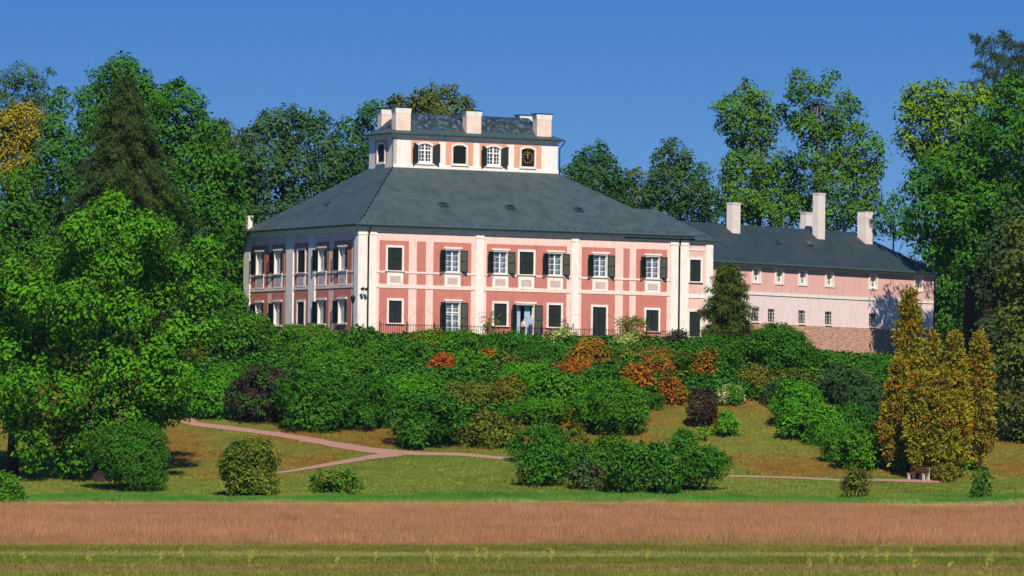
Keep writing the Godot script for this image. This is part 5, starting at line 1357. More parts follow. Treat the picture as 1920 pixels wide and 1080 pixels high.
	tree("woodland_tree", "green woodland tree closing the gaps far behind the house", "mid", Vector3(22.50, 11.74, -560.00), 0.4, 1.5, 0.87, 373, [[1.32, 3.72, 0.57, 2.38, 1.75, 2.38], [-0.97, 6.96, 1.65, 1.81, 1.26, 1.81], [1.58, 5.54, -0.45, 1.98, 1.59, 1.98], [1.08, 1.57, 0.35, 2.09, 1.58, 2.09], [0.47, 9.81, 0.60, 2.50, 1.93, 2.50], [0.36, 12.18, -0.49, 2.52, 1.93, 2.52], [0.71, 12.30, 1.18, 1.89, 1.39, 1.89], [0.25, 7.51, 1.72, 1.93, 1.47, 1.93], [-0.08, 7.56, 0.00, 2.20, 5.12, 2.20]], "bark", "woodland trees far behind the house", "broad")
	tree("woodland_tree", "green woodland tree closing the gaps far behind the house", "mid", Vector3(27.55, 11.26, -565.00), 0.4, 1.5, 0.87, 380, [[-2.38, 6.20, 0.25, 1.89, 1.50, 1.89], [-0.53, 2.22, 0.11, 1.97, 1.37, 1.97], [0.07, 10.89, -0.43, 2.66, 2.05, 2.66], [-0.76, 4.75, 0.55, 1.96, 1.74, 1.96], [-0.97, 6.90, 0.44, 2.32, 2.01, 2.32], [0.80, 3.84, 1.48, 1.76, 1.30, 1.76], [0.76, 7.13, -0.24, 2.05, 1.84, 2.05], [-0.12, 13.45, -0.30, 1.83, 1.44, 1.83], [-0.07, 7.44, 0.00, 2.22, 4.68, 2.22]], "bark", "woodland trees far behind the house", "broad")
	tree("woodland_tree", "green woodland tree closing the gaps far behind the house", "mid", Vector3(32.93, 11.26, -565.00), 0.4, 1.5, 0.87, 387, [[-0.05, 3.25, 0.09, 2.37, 1.75, 2.37], [-1.82, 6.47, -0.68, 2.36, 1.97, 2.36], [-1.53, 3.63, 0.15, 2.47, 2.10, 2.47], [-0.83, 7.50, -0.20, 2.62, 2.06, 2.62], [-0.33, 8.60, -1.22, 2.31, 2.03, 2.31], [0.94, 7.42, 0.17, 2.30, 1.92, 2.30], [-0.59, 11.39, -0.52, 2.17, 1.57, 2.17], [0.30, 11.39, -0.03, 2.57, 2.10, 2.57], [-0.07, 7.24, 0.00, 2.22, 4.52, 2.22]], "bark", "woodland trees far behind the house", "broad")
	tree("woodland_tree", "green woodland tree closing the gaps far behind the house", "mid", Vector3(38.50, 11.26, -560.00), 0.4, 1.5, 0.87, 394, [[-1.17, 2.79, 0.63, 1.82, 1.65, 1.82], [1.17, 4.48, -0.34, 2.18, 1.78, 2.18], [0.34, 5.12, -1.37, 2.16, 1.89, 2.16], [0.18, 7.87, -1.16, 1.78, 1.39, 1.78], [1.39, 7.22, 0.76, 1.89, 1.49, 1.89], [0.07, 10.67, 0.50, 2.30, 1.95, 2.30], [-1.40, 8.77, 0.81, 1.80, 1.27, 1.80], [0.31, 6.45, 1.15, 1.87, 1.47, 1.87], [-0.06, 6.90, 0.00, 2.20, 4.32, 2.20]], "bark", "woodland trees far behind the house", "broad")
	tree("woodland_tree", "green woodland tree closing the gaps far behind the house", "mid", Vector3(43.83, 11.26, -560.00), 0.4, 1.5, 0.87, 401, [[-0.26, 10.47, 1.23, 2.53, 1.91, 2.53], [0.71, 9.82, 1.70, 1.67, 1.27, 1.67], [0.58, 6.01, 0.45, 2.18, 1.58, 2.18], [-1.40, 5.39, -0.66, 1.99, 1.78, 1.99], [-0.94, 2.73, -0.74, 1.98, 1.50, 1.98], [1.60, 4.61, 0.05, 2.45, 1.78, 2.45], [-0.55, 5.79, -0.29, 2.35, 2.01, 2.35], [0.56, 12.96, -0.48, 2.25, 1.88, 2.25], [-0.07, 8.30, 0.00, 2.20, 5.12, 2.20]], "bark", "woodland trees far behind the house", "broad")
	tree("woodland_tree", "green woodland tree closing the gaps far behind the house", "mid", Vector3(48.29, 11.26, -550.00), 0.4, 1.5, 0.87, 408, [[1.56, 9.88, 1.32, 1.79, 1.30, 1.79], [-0.33, 8.24, -0.99, 2.42, 1.86, 2.42], [0.22, 16.72, -0.62, 1.98, 1.59, 1.98], [1.41, 13.93, 0.20, 2.45, 2.05, 2.45], [-0.60, 10.26, -0.60, 2.43, 1.73, 2.43], [-1.92, 5.88, 0.58, 2.15, 1.53, 2.15], [0.81, 14.06, -0.61, 2.46, 2.17, 2.46], [-0.88, 12.93, 0.48, 2.35, 1.90, 2.35], [1.32, 14.77, -1.00, 1.77, 1.35, 1.77], [-0.78, 13.25, 1.24, 1.76, 1.43, 1.76], [-0.08, 9.89, 0.00, 2.16, 6.13, 2.16]], "bark", "woodland trees far behind the house", "broad")
	tree("leafy_tree", "mid green tree between the yellow tree and the spruce foot", "mid", Vector3(-42.71, 11.36, -505.00), 0.3, 1.0, 0.94, 415, [[-1.79, 6.63, 1.15, 1.44, 1.12, 1.44], [-0.87, 11.79, 0.89, 1.41, 1.24, 1.41], [1.48, 5.03, 0.38, 1.37, 1.16, 1.37], [-1.81, 9.96, -0.88, 1.95, 1.60, 1.95], [0.96, 13.00, 0.33, 1.82, 1.44, 1.82], [-0.31, 13.24, 0.50, 1.92, 1.32, 1.92], [1.26, 13.16, 0.05, 1.74, 1.43, 1.74], [0.20, 8.17, 0.36, 1.95, 1.61, 1.95], [-1.06, 10.73, 1.15, 1.68, 1.15, 1.68], [-2.00, 8.12, 0.68, 1.72, 1.43, 1.72], [0.11, 7.47, 0.24, 1.36, 0.93, 1.36], [-1.36, 12.11, 0.50, 1.31, 0.90, 1.31], [-0.16, 9.51, 0.00, 1.98, 4.69, 1.98]], "bark", "", "broad")
	tree("leafy_tree", "green leafy tree below the yellow tree at the left", "bright", Vector3(-41.54, 11.36, -470.00), 0.3, 1.0, 0.94, 422, [[1.05, 8.36, 0.12, 1.85, 1.56, 1.85], [0.01, 5.85, 1.03, 1.26, 0.97, 1.26], [-0.36, 12.15, 0.04, 1.64, 1.22, 1.64], [0.41, 10.64, 1.17, 1.78, 1.58, 1.78], [-0.30, 5.37, -1.31, 1.22, 0.99, 1.22], [1.28, 6.17, 0.41, 1.84, 1.50, 1.84], [-1.29, 9.13, -1.02, 1.71, 1.36, 1.71], [0.74, 6.30, 0.77, 1.28, 1.03, 1.28], [-0.74, 6.91, -0.29, 1.16, 0.91, 1.16], [-1.45, 6.12, -0.16, 1.59, 1.40, 1.59], [0.12, 10.42, -0.70, 1.62, 1.27, 1.62], [0.01, 13.92, -0.26, 1.84, 1.49, 1.84], [-0.15, 8.21, 0.00, 1.85, 4.36, 1.85]], "bark", "", "broad")
	tree("leafy_tree", "mid green tree behind the linden crown", "mid", Vector3(-38.24, 11.45, -468.00), 0.3, 1.0, 0.94, 429, [[0.32, 6.61, -1.18, 1.66, 1.36, 1.66], [0.56, 7.82, -0.80, 1.55, 1.15, 1.55], [1.57, 7.72, -0.19, 1.36, 0.97, 1.36], [-0.79, 8.02, -1.06, 1.38, 1.18, 1.38], [0.51, 5.92, -1.23, 1.51, 1.08, 1.51], [1.25, 3.36, 0.14, 1.45, 1.27, 1.45], [-0.54, 5.46, 0.51, 1.73, 1.53, 1.73], [-0.98, 8.36, -0.61, 1.54, 1.24, 1.54], [-1.18, 6.29, 0.04, 1.31, 0.98, 1.31], [-1.60, 7.22, -0.81, 1.30, 1.04, 1.30], [-0.03, 4.00, -0.37, 1.65, 1.45, 1.65], [-0.12, 7.83, -0.42, 1.48, 1.14, 1.48], [-0.11, 5.75, 0.00, 1.84, 2.94, 1.84]], "bark", "", "broad")
	tree("leafy_tree", "mid green tree cut by the left picture edge", "mid", Vector3(-43.91, 11.36, -462.00), 0.3, 1.0, 0.94, 436, [[-0.85, 5.03, 0.95, 1.33, 1.09, 1.33], [0.67, 3.03, 0.20, 1.64, 1.18, 1.64], [-1.20, 9.37, 0.87, 1.66, 1.22, 1.66], [-0.32, 3.36, 0.10, 1.59, 1.33, 1.59], [-1.49, 6.22, 0.73, 1.77, 1.40, 1.77], [1.44, 7.45, -0.19, 1.56, 1.19, 1.56], [0.79, 6.64, -0.15, 1.28, 0.94, 1.28], [-0.11, 10.37, -0.83, 1.23, 0.93, 1.23], [0.27, 6.34, 1.17, 1.40, 1.15, 1.40], [0.62, 9.02, 1.59, 1.16, 1.03, 1.16], [0.99, 4.74, 0.94, 1.58, 1.30, 1.58], [0.05, 6.54, 0.52, 1.15, 0.79, 1.15], [-0.14, 7.55, 0.00, 1.81, 4.09, 1.81]], "bark", "", "broad")
	tree("leafy_tree", "olive bushy tree low behind the linden", "olive", Vector3(-39.61, 11.40, -458.00), 0.3, 1.0, 0.94, 443, [[-0.65, 4.88, 0.70, 1.43, 1.28, 1.43], [-1.31, 3.39, -0.04, 1.30, 1.04, 1.30], [0.17, 2.30, 0.24, 1.79, 1.24, 1.79], [0.75, 5.73, 0.65, 1.52, 1.21, 1.52], [-0.45, 4.58, -1.10, 1.50, 1.17, 1.50], [-1.41, 4.20, 0.43, 1.52, 1.04, 1.52], [0.07, 6.16, -0.06, 1.45, 1.23, 1.45], [0.59, 4.58, 0.88, 1.80, 1.48, 1.80], [-0.59, 5.70, 0.11, 1.43, 1.08, 1.43], [-0.76, 3.70, -1.11, 1.27, 0.90, 1.27], [-1.69, 5.21, 0.19, 1.61, 1.15, 1.61], [-2.00, 4.18, 0.34, 1.26, 1.03, 1.26], [-0.09, 4.15, 0.00, 1.80, 2.09, 1.80]], "bark", "", "broad")
	tree("leafy_tree", "leafy green tree between linden and house corner", "bright", Vector3(-27.63, 12.20, -462.00), 0.3, 1.0, 0.94, 450, [[1.75, 3.04, -0.43, 1.42, 1.05, 1.42], [-0.51, 4.70, -0.93, 1.23, 1.00, 1.23], [0.78, 4.11, -1.59, 0.92, 0.75, 0.92], [-0.34, 4.03, -1.46, 1.37, 1.00, 1.37], [0.28, 5.30, 0.27, 0.95, 0.77, 0.95], [-1.70, 4.05, 0.39, 1.41, 1.12, 1.41], [0.78, 2.01, -0.44, 0.95, 0.68, 0.95], [-1.41, 3.15, -0.90, 1.40, 1.15, 1.40], [0.70, 3.22, -1.33, 1.32, 1.20, 1.32], [0.99, 3.94, 0.74, 1.36, 1.04, 1.36], [-0.50, 4.46, -0.11, 1.22, 1.10, 1.22], [1.66, 3.35, 0.83, 1.34, 1.20, 1.34], [-0.09, 3.61, 0.00, 1.81, 1.58, 1.45]], "bark", "", "broad")
	tree("leafy_tree", "dark tree close behind the left house corner", "dark", Vector3(-23.64, 12.48, -470.00), 0.3, 1.0, 0.94, 457, [[-1.83, 4.57, 0.78, 1.29, 1.02, 1.29], [0.42, 5.82, 0.21, 1.20, 0.98, 1.20], [-1.76, 3.47, 0.76, 1.37, 1.12, 1.37], [0.49, 4.35, -0.84, 1.20, 1.04, 1.20], [0.32, 3.89, 0.42, 1.68, 1.36, 1.68], [-0.63, 5.17, -0.58, 1.46, 1.12, 1.46], [1.77, 3.78, -0.15, 1.71, 1.53, 1.71], [-1.01, 5.07, 0.14, 1.50, 1.18, 1.50], [-0.93, 3.97, 1.10, 1.18, 0.90, 1.18], [0.94, 2.26, -0.22, 1.46, 1.06, 1.46], [-0.37, 3.37, -0.36, 1.67, 1.20, 1.67], [-2.19, 3.54, 0.46, 1.42, 1.17, 1.42], [-0.09, 4.06, 0.00, 1.85, 1.88, 1.72]], "bark", "", "broad")
	conifer("spruce_tree", "dark drooping spruce with brown cones behind the linden", "spruce", Vector3(-31.29, 11.91, -450.00), 21.54, 8.6, 0.08, 51, 0.72, 0.5, true, 7, 0.95)
	conifer("cypress_tree", "small olive conifer standing before the wing's joining bay", "cypress_green", Vector3(16.93, 12.48, -440.00), 6.28, 2.5, 0.05, 55, 0.8, 0.12, false, 6, 0.62)
	tree("pine_tree", "tall dark pine whose open top rises above the maple at the right", "pine", Vector3(42.20, 11.26, -488.00), 0.3, 0.9, 1.0, 464, [[-2.02, 28.88, -0.23, 0.57, 0.25, 0.49], [-1.39, 27.93, 0.15, 0.75, 0.33, 0.65], [-0.64, 28.51, -0.02, 0.55, 0.25, 0.48], [-0.05, 27.22, -0.22, 0.84, 0.38, 0.73], [-1.58, 26.38, 0.31, 0.71, 0.30, 0.62], [-2.73, 24.86, -0.24, 0.52, 0.25, 0.45], [-1.71, 24.83, 0.40, 0.75, 0.33, 0.65], [-0.46, 25.68, 0.42, 0.82, 0.38, 0.72], [0.42, 24.55, 0.04, 1.07, 0.49, 0.93], [-1.02, 23.90, 0.54, 0.96, 0.44, 0.84], [0.61, 26.64, 0.25, 0.79, 0.33, 0.69]], "bark", "", "needle")
	tree("pine_tree", "tall dark pine top cut by the right picture edge", "pine", Vector3(44.33, 11.26, -490.00), 0.3, 0.9, 1.0, 471, [[-1.48, 29.33, -0.05, 0.50, 0.22, 0.43], [-0.90, 28.47, 0.31, 0.72, 0.30, 0.63], [0.20, 28.22, 0.03, 0.73, 0.33, 0.63], [-0.36, 27.21, -0.35, 0.91, 0.39, 0.80], [0.58, 26.38, -0.37, 0.81, 0.39, 0.70], [-0.63, 25.77, 0.20, 0.92, 0.41, 0.80], [0.20, 24.68, 0.42, 1.08, 0.50, 0.94], [-0.97, 24.06, 0.50, 0.92, 0.44, 0.80], [0.37, 23.09, -0.28, 1.14, 0.50, 0.99]], "bark", "", "needle")
	tree("shade_tree", "olive brown tinged tree filling the right picture edge", "olive", Vector3(38.35, 4.60, -408.00), 0.4, 1.05, 1.0, 478, [[-0.80, 15.09, -0.74, 1.47, 1.55, 1.47], [-0.35, 12.70, 0.95, 1.95, 1.94, 1.95], [-1.59, 11.56, -0.23, 1.22, 1.32, 1.22], [-0.61, 9.23, -0.12, 1.96, 1.94, 1.96], [-1.97, 8.44, -0.06, 1.07, 1.17, 1.07], [-0.87, 6.49, 0.83, 1.76, 1.79, 1.76], [-1.84, 5.31, 0.97, 1.29, 1.24, 1.29], [-0.32, 3.38, 1.50, 1.88, 1.94, 1.88], [-1.80, 2.21, 0.80, 1.25, 1.32, 1.25], [-0.52, 0.29, -0.22, 1.72, 1.79, 1.72], [-1.59, -0.89, 0.93, 1.21, 1.17, 1.21]], "bark", "", "broad")
	columnar("columnar_conifer", "tallest golden columnar conifer beside the wing end", "cypress", Vector3(27.96, 2.46, -393.20), 12.43, 1.3, 61, 0.13, 0.12)
	columnar("columnar_conifer", "broad golden conifer in the middle of the clump", "cypress", Vector3(29.24, 2.00, -389.21), 9.37, 1.4, 64, 0.08, 0.06)
	columnar("columnar_conifer", "golden conifer with orange tip right of the middle", "cypress", Vector3(30.73, 1.87, -387.96), 9.94, 1.05, 67, 0.14, 0.05)
	columnar("columnar_conifer", "rightmost golden columnar conifer of the clump", "cypress", Vector3(32.80, 2.33, -391.95), 9.44, 0.98, 70, 0.14, 0.1)
	columnar("columnar_conifer", "short orange browned conifer left of the tallest one", "cypress", Vector3(27.06, 2.26, -391.45), 7.27, 1.05, 73, 0.2, 0.1)
	columnar("columnar_conifer", "low golden conifer in front of the tallest one", "cypress", Vector3(28.37, 1.81, -387.46), 7.01, 1.05, 76, 0.12, 0.12)
	columnar("columnar_conifer", "low yellow green conifer in front behind the bench", "cypress", Vector3(29.81, 1.75, -386.96), 7.37, 1.05, 79, 0.05, 0.03)

func make_shrubs() -> void:
	shrub("round_bush", "large round green bush before the linden trunk", "bright", Vector3(-25.31, 0.35, -377.00), Vector3(3.09, 5.10, 2.62), 483, "shrubs on the lawn below the slope", "shrub", 0.85, 0.9, "")
	shrub("round_bush", "dark egg shaped bush on the lawn left of the path branch", "shrub_olive", Vector3(-17.39, 0.11, -372.76), Vector3(2.31, 4.19, 1.96), 488, "shrubs on the lawn below the slope", "shrub", 1.0, 0.9, "dark")
	shrub("low_bush", "low yellow flecked bush on the lawn below the path fork", "shrub", Vector3(-11.48, 0.18, -373.01), Vector3(1.69, 1.60, 1.43), 493, "shrubs on the lawn below the slope", "shrub", 1.2, 0.8, "amber")
	shrub("small_bush", "small dark bush with red fruit on the lawn left of the bench", "shrub_olive", Vector3(22.84, 0.40, -370.50), Vector3(0.99, 2.12, 0.84), 498, "shrubs on the lawn below the slope", "shrub", 0.92, 0.8, "shrub_brown")
	shrub("upright_bush", "small upright dark bush on the lawn right of the bench", "shrub_dark", Vector3(31.24, 0.49, -370.99), Vector3(0.78, 2.33, 0.66), 503, "shrubs on the lawn below the slope", "shrub", 1.3, 0.8, "")
	shrub("low_bush", "green bush cut by the left picture edge at the meadow", "shrub", Vector3(-30.80, -0.36, -341.76), Vector3(1.30, 1.89, 1.11), 508, "shrubs on the lawn below the slope", "shrub", 0.85, 0.8, "")
	shrub("low_bush", "small golden bush at the foot of the conifers right of the bench", "amber", Vector3(30.03, 1.60, -385.97), Vector3(0.81, 1.25, 0.69), 513, "shrubs on the lawn below the slope", "shrub", 1.0, 0.8, "")
	shrub("low_bush", "bright green climber mound at the foot of the conifers", "shrub_bright", Vector3(31.17, 2.08, -390.20), Vector3(0.74, 2.79, 0.63), 518, "shrubs on the lawn below the slope", "shrub", 1.2, 0.8, "")
	shrub("rhododendron", "long dark rhododendron at the upper left of the lawn island", "shrub_dark", Vector3(2.10, 2.62, -395.44), Vector3(2.30, 2.79, 1.95), 523, "rhododendron mounds on the lawn island", "shrub", 1.01, 0.8, "")
	shrub("rhododendron", "dark rhododendron at the lower left end of the lawn island", "shrub_dark", Vector3(2.27, 0.95, -381.24), Vector3(2.03, 2.32, 1.73), 528, "rhododendron mounds on the lawn island", "shrub", 1.43, 0.8, "")
	shrub("rhododendron", "olive rhododendron in the upper middle of the lawn island", "shrub", Vector3(7.31, 2.69, -395.94), Vector3(1.70, 1.96, 1.44), 533, "rhododendron mounds on the lawn island", "shrub", 0.94, 0.8, "shrub_olive")
	shrub("rhododendron", "small dark rhododendron at the top right of the lawn island", "shrub_dark", Vector3(12.35, 3.36, -400.67), Vector3(1.22, 1.76, 1.04), 538, "rhododendron mounds on the lawn island", "shrub", 1.1, 0.8, "")
	shrub("rhododendron", "largest dark rhododendron in the middle front of the lawn island", "shrub_dark", Vector3(9.29, 0.59, -375.99), Vector3(2.69, 3.44, 2.28), 543, "rhododendron mounds on the lawn island", "shrub", 1.32, 0.8, "")
	shrub("rhododendron", "dark rhododendron at the right end of the lawn island", "shrub_dark", Vector3(12.84, 0.80, -378.24), Vector3(2.09, 3.17, 1.78), 548, "rhododendron mounds on the lawn island", "shrub", 1.01, 0.8, "")
	shrub("rhododendron", "greyish low shrub in the gap of the lawn island", "grey_green", Vector3(5.14, 0.78, -378.74), Vector3(1.19, 1.80, 1.01), 553, "rhododendron mounds on the lawn island", "shrub", 1.3, 0.8, "shrub_brown")
	shrub("rhododendron", "yellowish green low shrub at the front of the lawn island", "shrub_olive", Vector3(6.98, 0.67, -376.99), Vector3(1.08, 1.58, 0.92), 558, "rhododendron mounds on the lawn island", "shrub", 0.85, 0.8, "shrub")
	shrub("rhododendron", "bright little shrub inside the lawn island", "shrub_olive", Vector3(4.90, 3.27, -399.92), Vector3(1.14, 1.75, 0.97), 563, "rhododendron mounds on the lawn island", "shrub", 1.0, 0.8, "amber")
	shrub("rhododendron", "dark rhododendron filling the middle of the lawn island", "shrub_dark", Vector3(5.33, 1.66, -387.97), Vector3(1.66, 2.07, 1.41), 568, "rhododendron mounds on the lawn island", "shrub", 1.2, 0.8, "")
	shrub("rhododendron", "olive rhododendron behind the greyish low shrub", "shrub", Vector3(4.06, 2.05, -391.21), Vector3(1.30, 1.71, 1.11), 573, "rhododendron mounds on the lawn island", "shrub", 0.92, 0.8, "shrub_olive")
	shrub("slope_bush", "bright green bush half way down the right slope foot", "shrub_bright", Vector3(21.09, 4.45, -407.64), Vector3(1.71, 2.02, 1.45), 578, "shrubs on the slope below the house", "shrub", 1.3, 0.8, "")
	shrub("slope_bush", "mid green bush beside the light green one at the bank end", "shrub", Vector3(23.38, 2.88, -396.93), Vector3(1.75, 2.67, 1.48), 583, "shrubs on the slope below the house", "shrub", 0.85, 0.8, "")
	shrub("slope_bush", "dark bush between the bright bush and the golden conifers", "shrub_dark", Vector3(24.98, 4.50, -407.89), Vector3(1.92, 2.74, 1.63), 588, "shrubs on the slope below the house", "shrub", 1.0, 0.8, "")
	shrub("dome_bush", "broad dark green dome bush at the left house corner", "shrub", Vector3(-20.62, 10.26, -427.47), Vector3(3.54, 3.75, 3.01), 593, "shrubs on the slope below the house", "shrub", 1.2, 0.8, "dark")
	shrub("dome_bush", "small brownish bush left below the dome bush", "shrub_brown", Vector3(-24.27, 9.02, -424.00), Vector3(0.93, 2.26, 0.79), 598, "shrubs on the slope below the house", "shrub", 0.92, 0.8, "shrub_olive")
	shrub("slope_bush", "bright green bush at the far left of the slope", "shrub_bright", Vector3(-22.54, 5.80, -413.85), Vector3(1.99, 3.05, 1.70), 603, "shrubs on the slope below the house", "shrub", 1.3, 0.8, "")
	shrub("slope_bush", "bright green loose bush behind the purple bush", "shrub_bright", Vector3(-21.01, 7.17, -418.31), Vector3(2.19, 2.54, 1.86), 608, "shrubs on the slope below the house", "shrub", 0.85, 0.8, "")
	shrub("purple_bush", "dark purple leaved bush left of the large dark bush", "purple", Vector3(-18.64, 5.36, -412.11), Vector3(2.55, 4.16, 2.17), 613, "shrubs on the slope below the house", "shrub", 1.0, 0.8, "shrub_dark")
	shrub("broad_bush", "large dense dark green bush above the bare path bank", "shrub_dark", Vector3(-14.22, 4.77, -409.38), Vector3(3.00, 4.29, 2.55), 618, "shrubs on the slope below the house", "shrub", 1.2, 0.95, "")
	shrub("broad_bush", "dense dark green bush joined to the right of the large bush above the path bank", "shrub_dark", Vector3(-11.00, 4.93, -410.12), Vector3(2.79, 4.06, 2.37), 623, "shrubs on the slope below the house", "shrub", 0.92, 0.95, "")
	shrub("ball_bush", "dark ball shaped bush standing free right of the large bush", "shrub_dark", Vector3(-5.92, 3.60, -402.41), Vector3(2.99, 4.14, 2.54), 628, "shrubs on the slope below the house", "shrub", 1.3, 0.95, "")
	shrub("hedge_bush", "olive topped bush under the left corner lamp", "shrub", Vector3(-15.53, 11.37, -430.68), Vector3(2.48, 1.65, 2.11), 633, "shrubs on the slope below the house", "shrub", 0.85, 0.8, "shrub_olive")
	shrub("hedge_bush", "green bush below the left side windows", "shrub", Vector3(-14.49, 9.35, -424.74), Vector3(2.89, 2.65, 2.46), 638, "shrubs on the slope below the house", "shrub", 1.0, 0.8, "")
	shrub("hedge_bush", "green bush below the near house corner", "shrub_dark", Vector3(-11.41, 11.11, -429.94), Vector3(2.07, 1.72, 1.76), 643, "shrubs on the slope below the house", "shrub", 1.2, 0.8, "")
	shrub("slope_bush", "mid green bush above the large dense bush", "shrub", Vector3(-12.78, 8.53, -422.27), Vector3(2.88, 2.23, 2.44), 648, "shrubs on the slope below the house", "shrub", 0.92, 0.8, "")
	shrub("slope_bush", "reddish brown small bush in the middle of the left slope", "shrub_brown", Vector3(-11.27, 9.52, -425.24), Vector3(0.67, 0.95, 0.57), 653, "shrubs on the slope below the house", "shrub", 1.3, 0.8, "")
	shrub("slope_bush", "green bush on the middle slope below the first window", "shrub", Vector3(-9.56, 9.54, -425.24), Vector3(2.14, 2.04, 1.82), 658, "shrubs on the slope below the house", "shrub", 0.85, 0.8, "")
	shrub("hedge_bush", "yellowish bush on the terrace edge below the first window", "amber", Vector3(-6.50, 11.18, -430.19), Vector3(1.80, 1.51, 1.53), 663, "shrubs on the slope below the house", "shrub", 1.0, 0.8, "shrub")
	shrub("slope_bush", "green bush on the middle slope below the french door", "shrub_dark", Vector3(-7.83, 9.65, -425.48), Vector3(2.01, 2.11, 1.70), 668, "shrubs on the slope below the house", "shrub", 1.2, 0.8, "")
	shrub("slope_bush", "fresh green bush above the ball shaped bush", "shrub_bright", Vector3(-7.25, 6.93, -417.57), Vector3(2.41, 2.34, 2.05), 673, "shrubs on the slope below the house", "shrub", 0.92, 0.8, "")
	shrub("slope_bush", "fresh green bush left of the ball shaped bush", "shrub_bright", Vector3(-10.03, 6.90, -417.32), Vector3(1.75, 2.07, 1.49), 678, "shrubs on the slope below the house", "shrub", 1.3, 0.8, "")
	shrub("smoke_bush", "red orange autumn bush below the french door", "red_orange", Vector3(-5.29, 9.04, -423.75), Vector3(1.20, 1.78, 1.02), 683, "shrubs on the slope below the house", "shrub", 0.85, 0.8, "orange")
	shrub("hedge_bush", "green hedge bush below the second pilaster", "shrub", Vector3(-4.11, 10.99, -429.44), Vector3(2.02, 1.58, 1.72), 688, "shrubs on the slope below the house", "shrub", 1.0, 0.8, "")
	shrub("hedge_bush", "dark green hedge bush below the hall door", "shrub_dark", Vector3(-0.55, 10.81, -428.95), Vector3(2.25, 1.85, 1.91), 693, "shrubs on the slope below the house", "shrub", 1.2, 0.8, "")
	shrub("smoke_bush", "small orange bush below the hall door", "orange", Vector3(-1.80, 9.89, -426.23), Vector3(0.85, 1.30, 0.72), 698, "shrubs on the slope below the house", "shrub", 0.92, 0.8, "shrub_olive")
	shrub("slope_bush", "green bush between the two small autumn bushes", "shrub", Vector3(-3.16, 9.28, -424.49), Vector3(1.78, 1.70, 1.51), 703, "shrubs on the slope below the house", "shrub", 1.3, 0.8, "")
	shrub("slope_bush", "olive yellow bush on the slope below the hall door", "shrub_olive", Vector3(-3.05, 6.17, -415.09), Vector3(2.26, 2.46, 1.92), 708, "shrubs on the slope below the house", "shrub", 0.85, 0.8, "amber")
	shrub("slope_bush", "yellow green bush right of the olive yellow bush", "amber", Vector3(-0.48, 6.40, -415.83), Vector3(1.52, 2.66, 1.30), 713, "shrubs on the slope below the house", "shrub", 1.0, 0.8, "shrub_bright")
	shrub("slope_bush", "brown olive thicket right of the ball shaped bush", "shrub_olive", Vector3(-1.40, 3.66, -402.66), Vector3(2.36, 2.51, 2.01), 718, "shrubs on the slope below the house", "shrub", 1.2, 0.8, "shrub_brown")
	shrub("slope_bush", "fresh green sprawling bush in the middle of the slope", "shrub_bright", Vector3(1.29, 7.87, -420.29), Vector3(2.42, 2.22, 2.06), 723, "shrubs on the slope below the house", "shrub", 0.92, 0.8, "")
	shrub("slope_bush", "fresh green sprawling bush below the right pilaster", "shrub", Vector3(3.68, 6.66, -416.57), Vector3(2.62, 2.60, 2.23), 728, "shrubs on the slope below the house", "shrub", 1.3, 0.8, "")
	shrub("slope_bush", "green bush above the lawn island", "shrub", Vector3(2.08, 5.42, -412.36), Vector3(2.38, 2.11, 2.02), 733, "shrubs on the slope below the house", "shrub", 0.85, 0.8, "")
	shrub("dome_bush", "large round green bush above the lawn island", "shrub", Vector3(7.61, 4.72, -409.13), Vector3(3.21, 4.05, 2.73), 738, "shrubs on the slope below the house", "shrub", 1.0, 0.95, "")
	shrub("hedge_bush", "pale variegated bush below the closed hall window", "pale", Vector3(3.67, 11.44, -431.18), Vector3(1.04, 1.38, 0.88), 743, "shrubs on the slope below the house", "shrub", 1.2, 0.8, "shrub")
	shrub("slope_bush", "green bush on the upper slope below the right hall window", "shrub_dark", Vector3(2.10, 9.77, -425.98), Vector3(2.01, 2.04, 1.71), 748, "shrubs on the slope below the house", "shrub", 0.92, 0.8, "")
	shrub("hedge_bush", "amber and olive bush below the closed door", "shrub_olive", Vector3(6.07, 9.74, -425.73), Vector3(2.14, 2.18, 1.82), 753, "shrubs on the slope below the house", "shrub", 1.3, 0.8, "orange")
	shrub("smoke_bush", "orange brown bush leaning out of the middle slope", "orange", Vector3(4.84, 8.70, -422.76), Vector3(1.59, 2.09, 1.36), 758, "shrubs on the slope below the house", "shrub", 0.85, 0.8, "shrub_olive")
	shrub("hedge_bush", "pale variegated bush beside the closed door", "pale", Vector3(8.76, 11.38, -430.93), Vector3(1.31, 1.31, 1.11), 763, "shrubs on the slope below the house", "shrub", 1.0, 0.8, "shrub_olive")
	shrub("slope_bush", "green bush left of the orange group", "shrub_dark", Vector3(6.72, 8.35, -421.77), Vector3(1.46, 1.62, 1.24), 768, "shrubs on the slope below the house", "shrub", 1.2, 0.8, "")
	shrub("slope_bush", "olive bush behind the orange group", "shrub_olive", Vector3(8.38, 9.64, -425.48), Vector3(1.65, 1.91, 1.40), 773, "shrubs on the slope below the house", "shrub", 0.92, 0.8, "shrub")
	shrub("smoke_bush", "broad orange autumn bush in the middle of the right slope", "orange", Vector3(9.58, 7.84, -420.29), Vector3(1.45, 2.32, 1.24), 778, "shrubs on the slope below the house", "shrub", 1.3, 0.8, "amber")
	shrub("smoke_bush", "orange autumn bush above the broad orange one", "orange", Vector3(10.97, 8.95, -423.50), Vector3(1.29, 1.86, 1.09), 783, "shrubs on the slope below the house", "shrub", 0.85, 0.8, "shrub_olive")
	shrub("smoke_bush", "bright orange bush at the lower right of the orange group", "orange", Vector3(12.12, 7.05, -417.81), Vector3(1.09, 2.07, 0.93), 788, "shrubs on the slope below the house", "shrub", 1.0, 0.8, "amber")
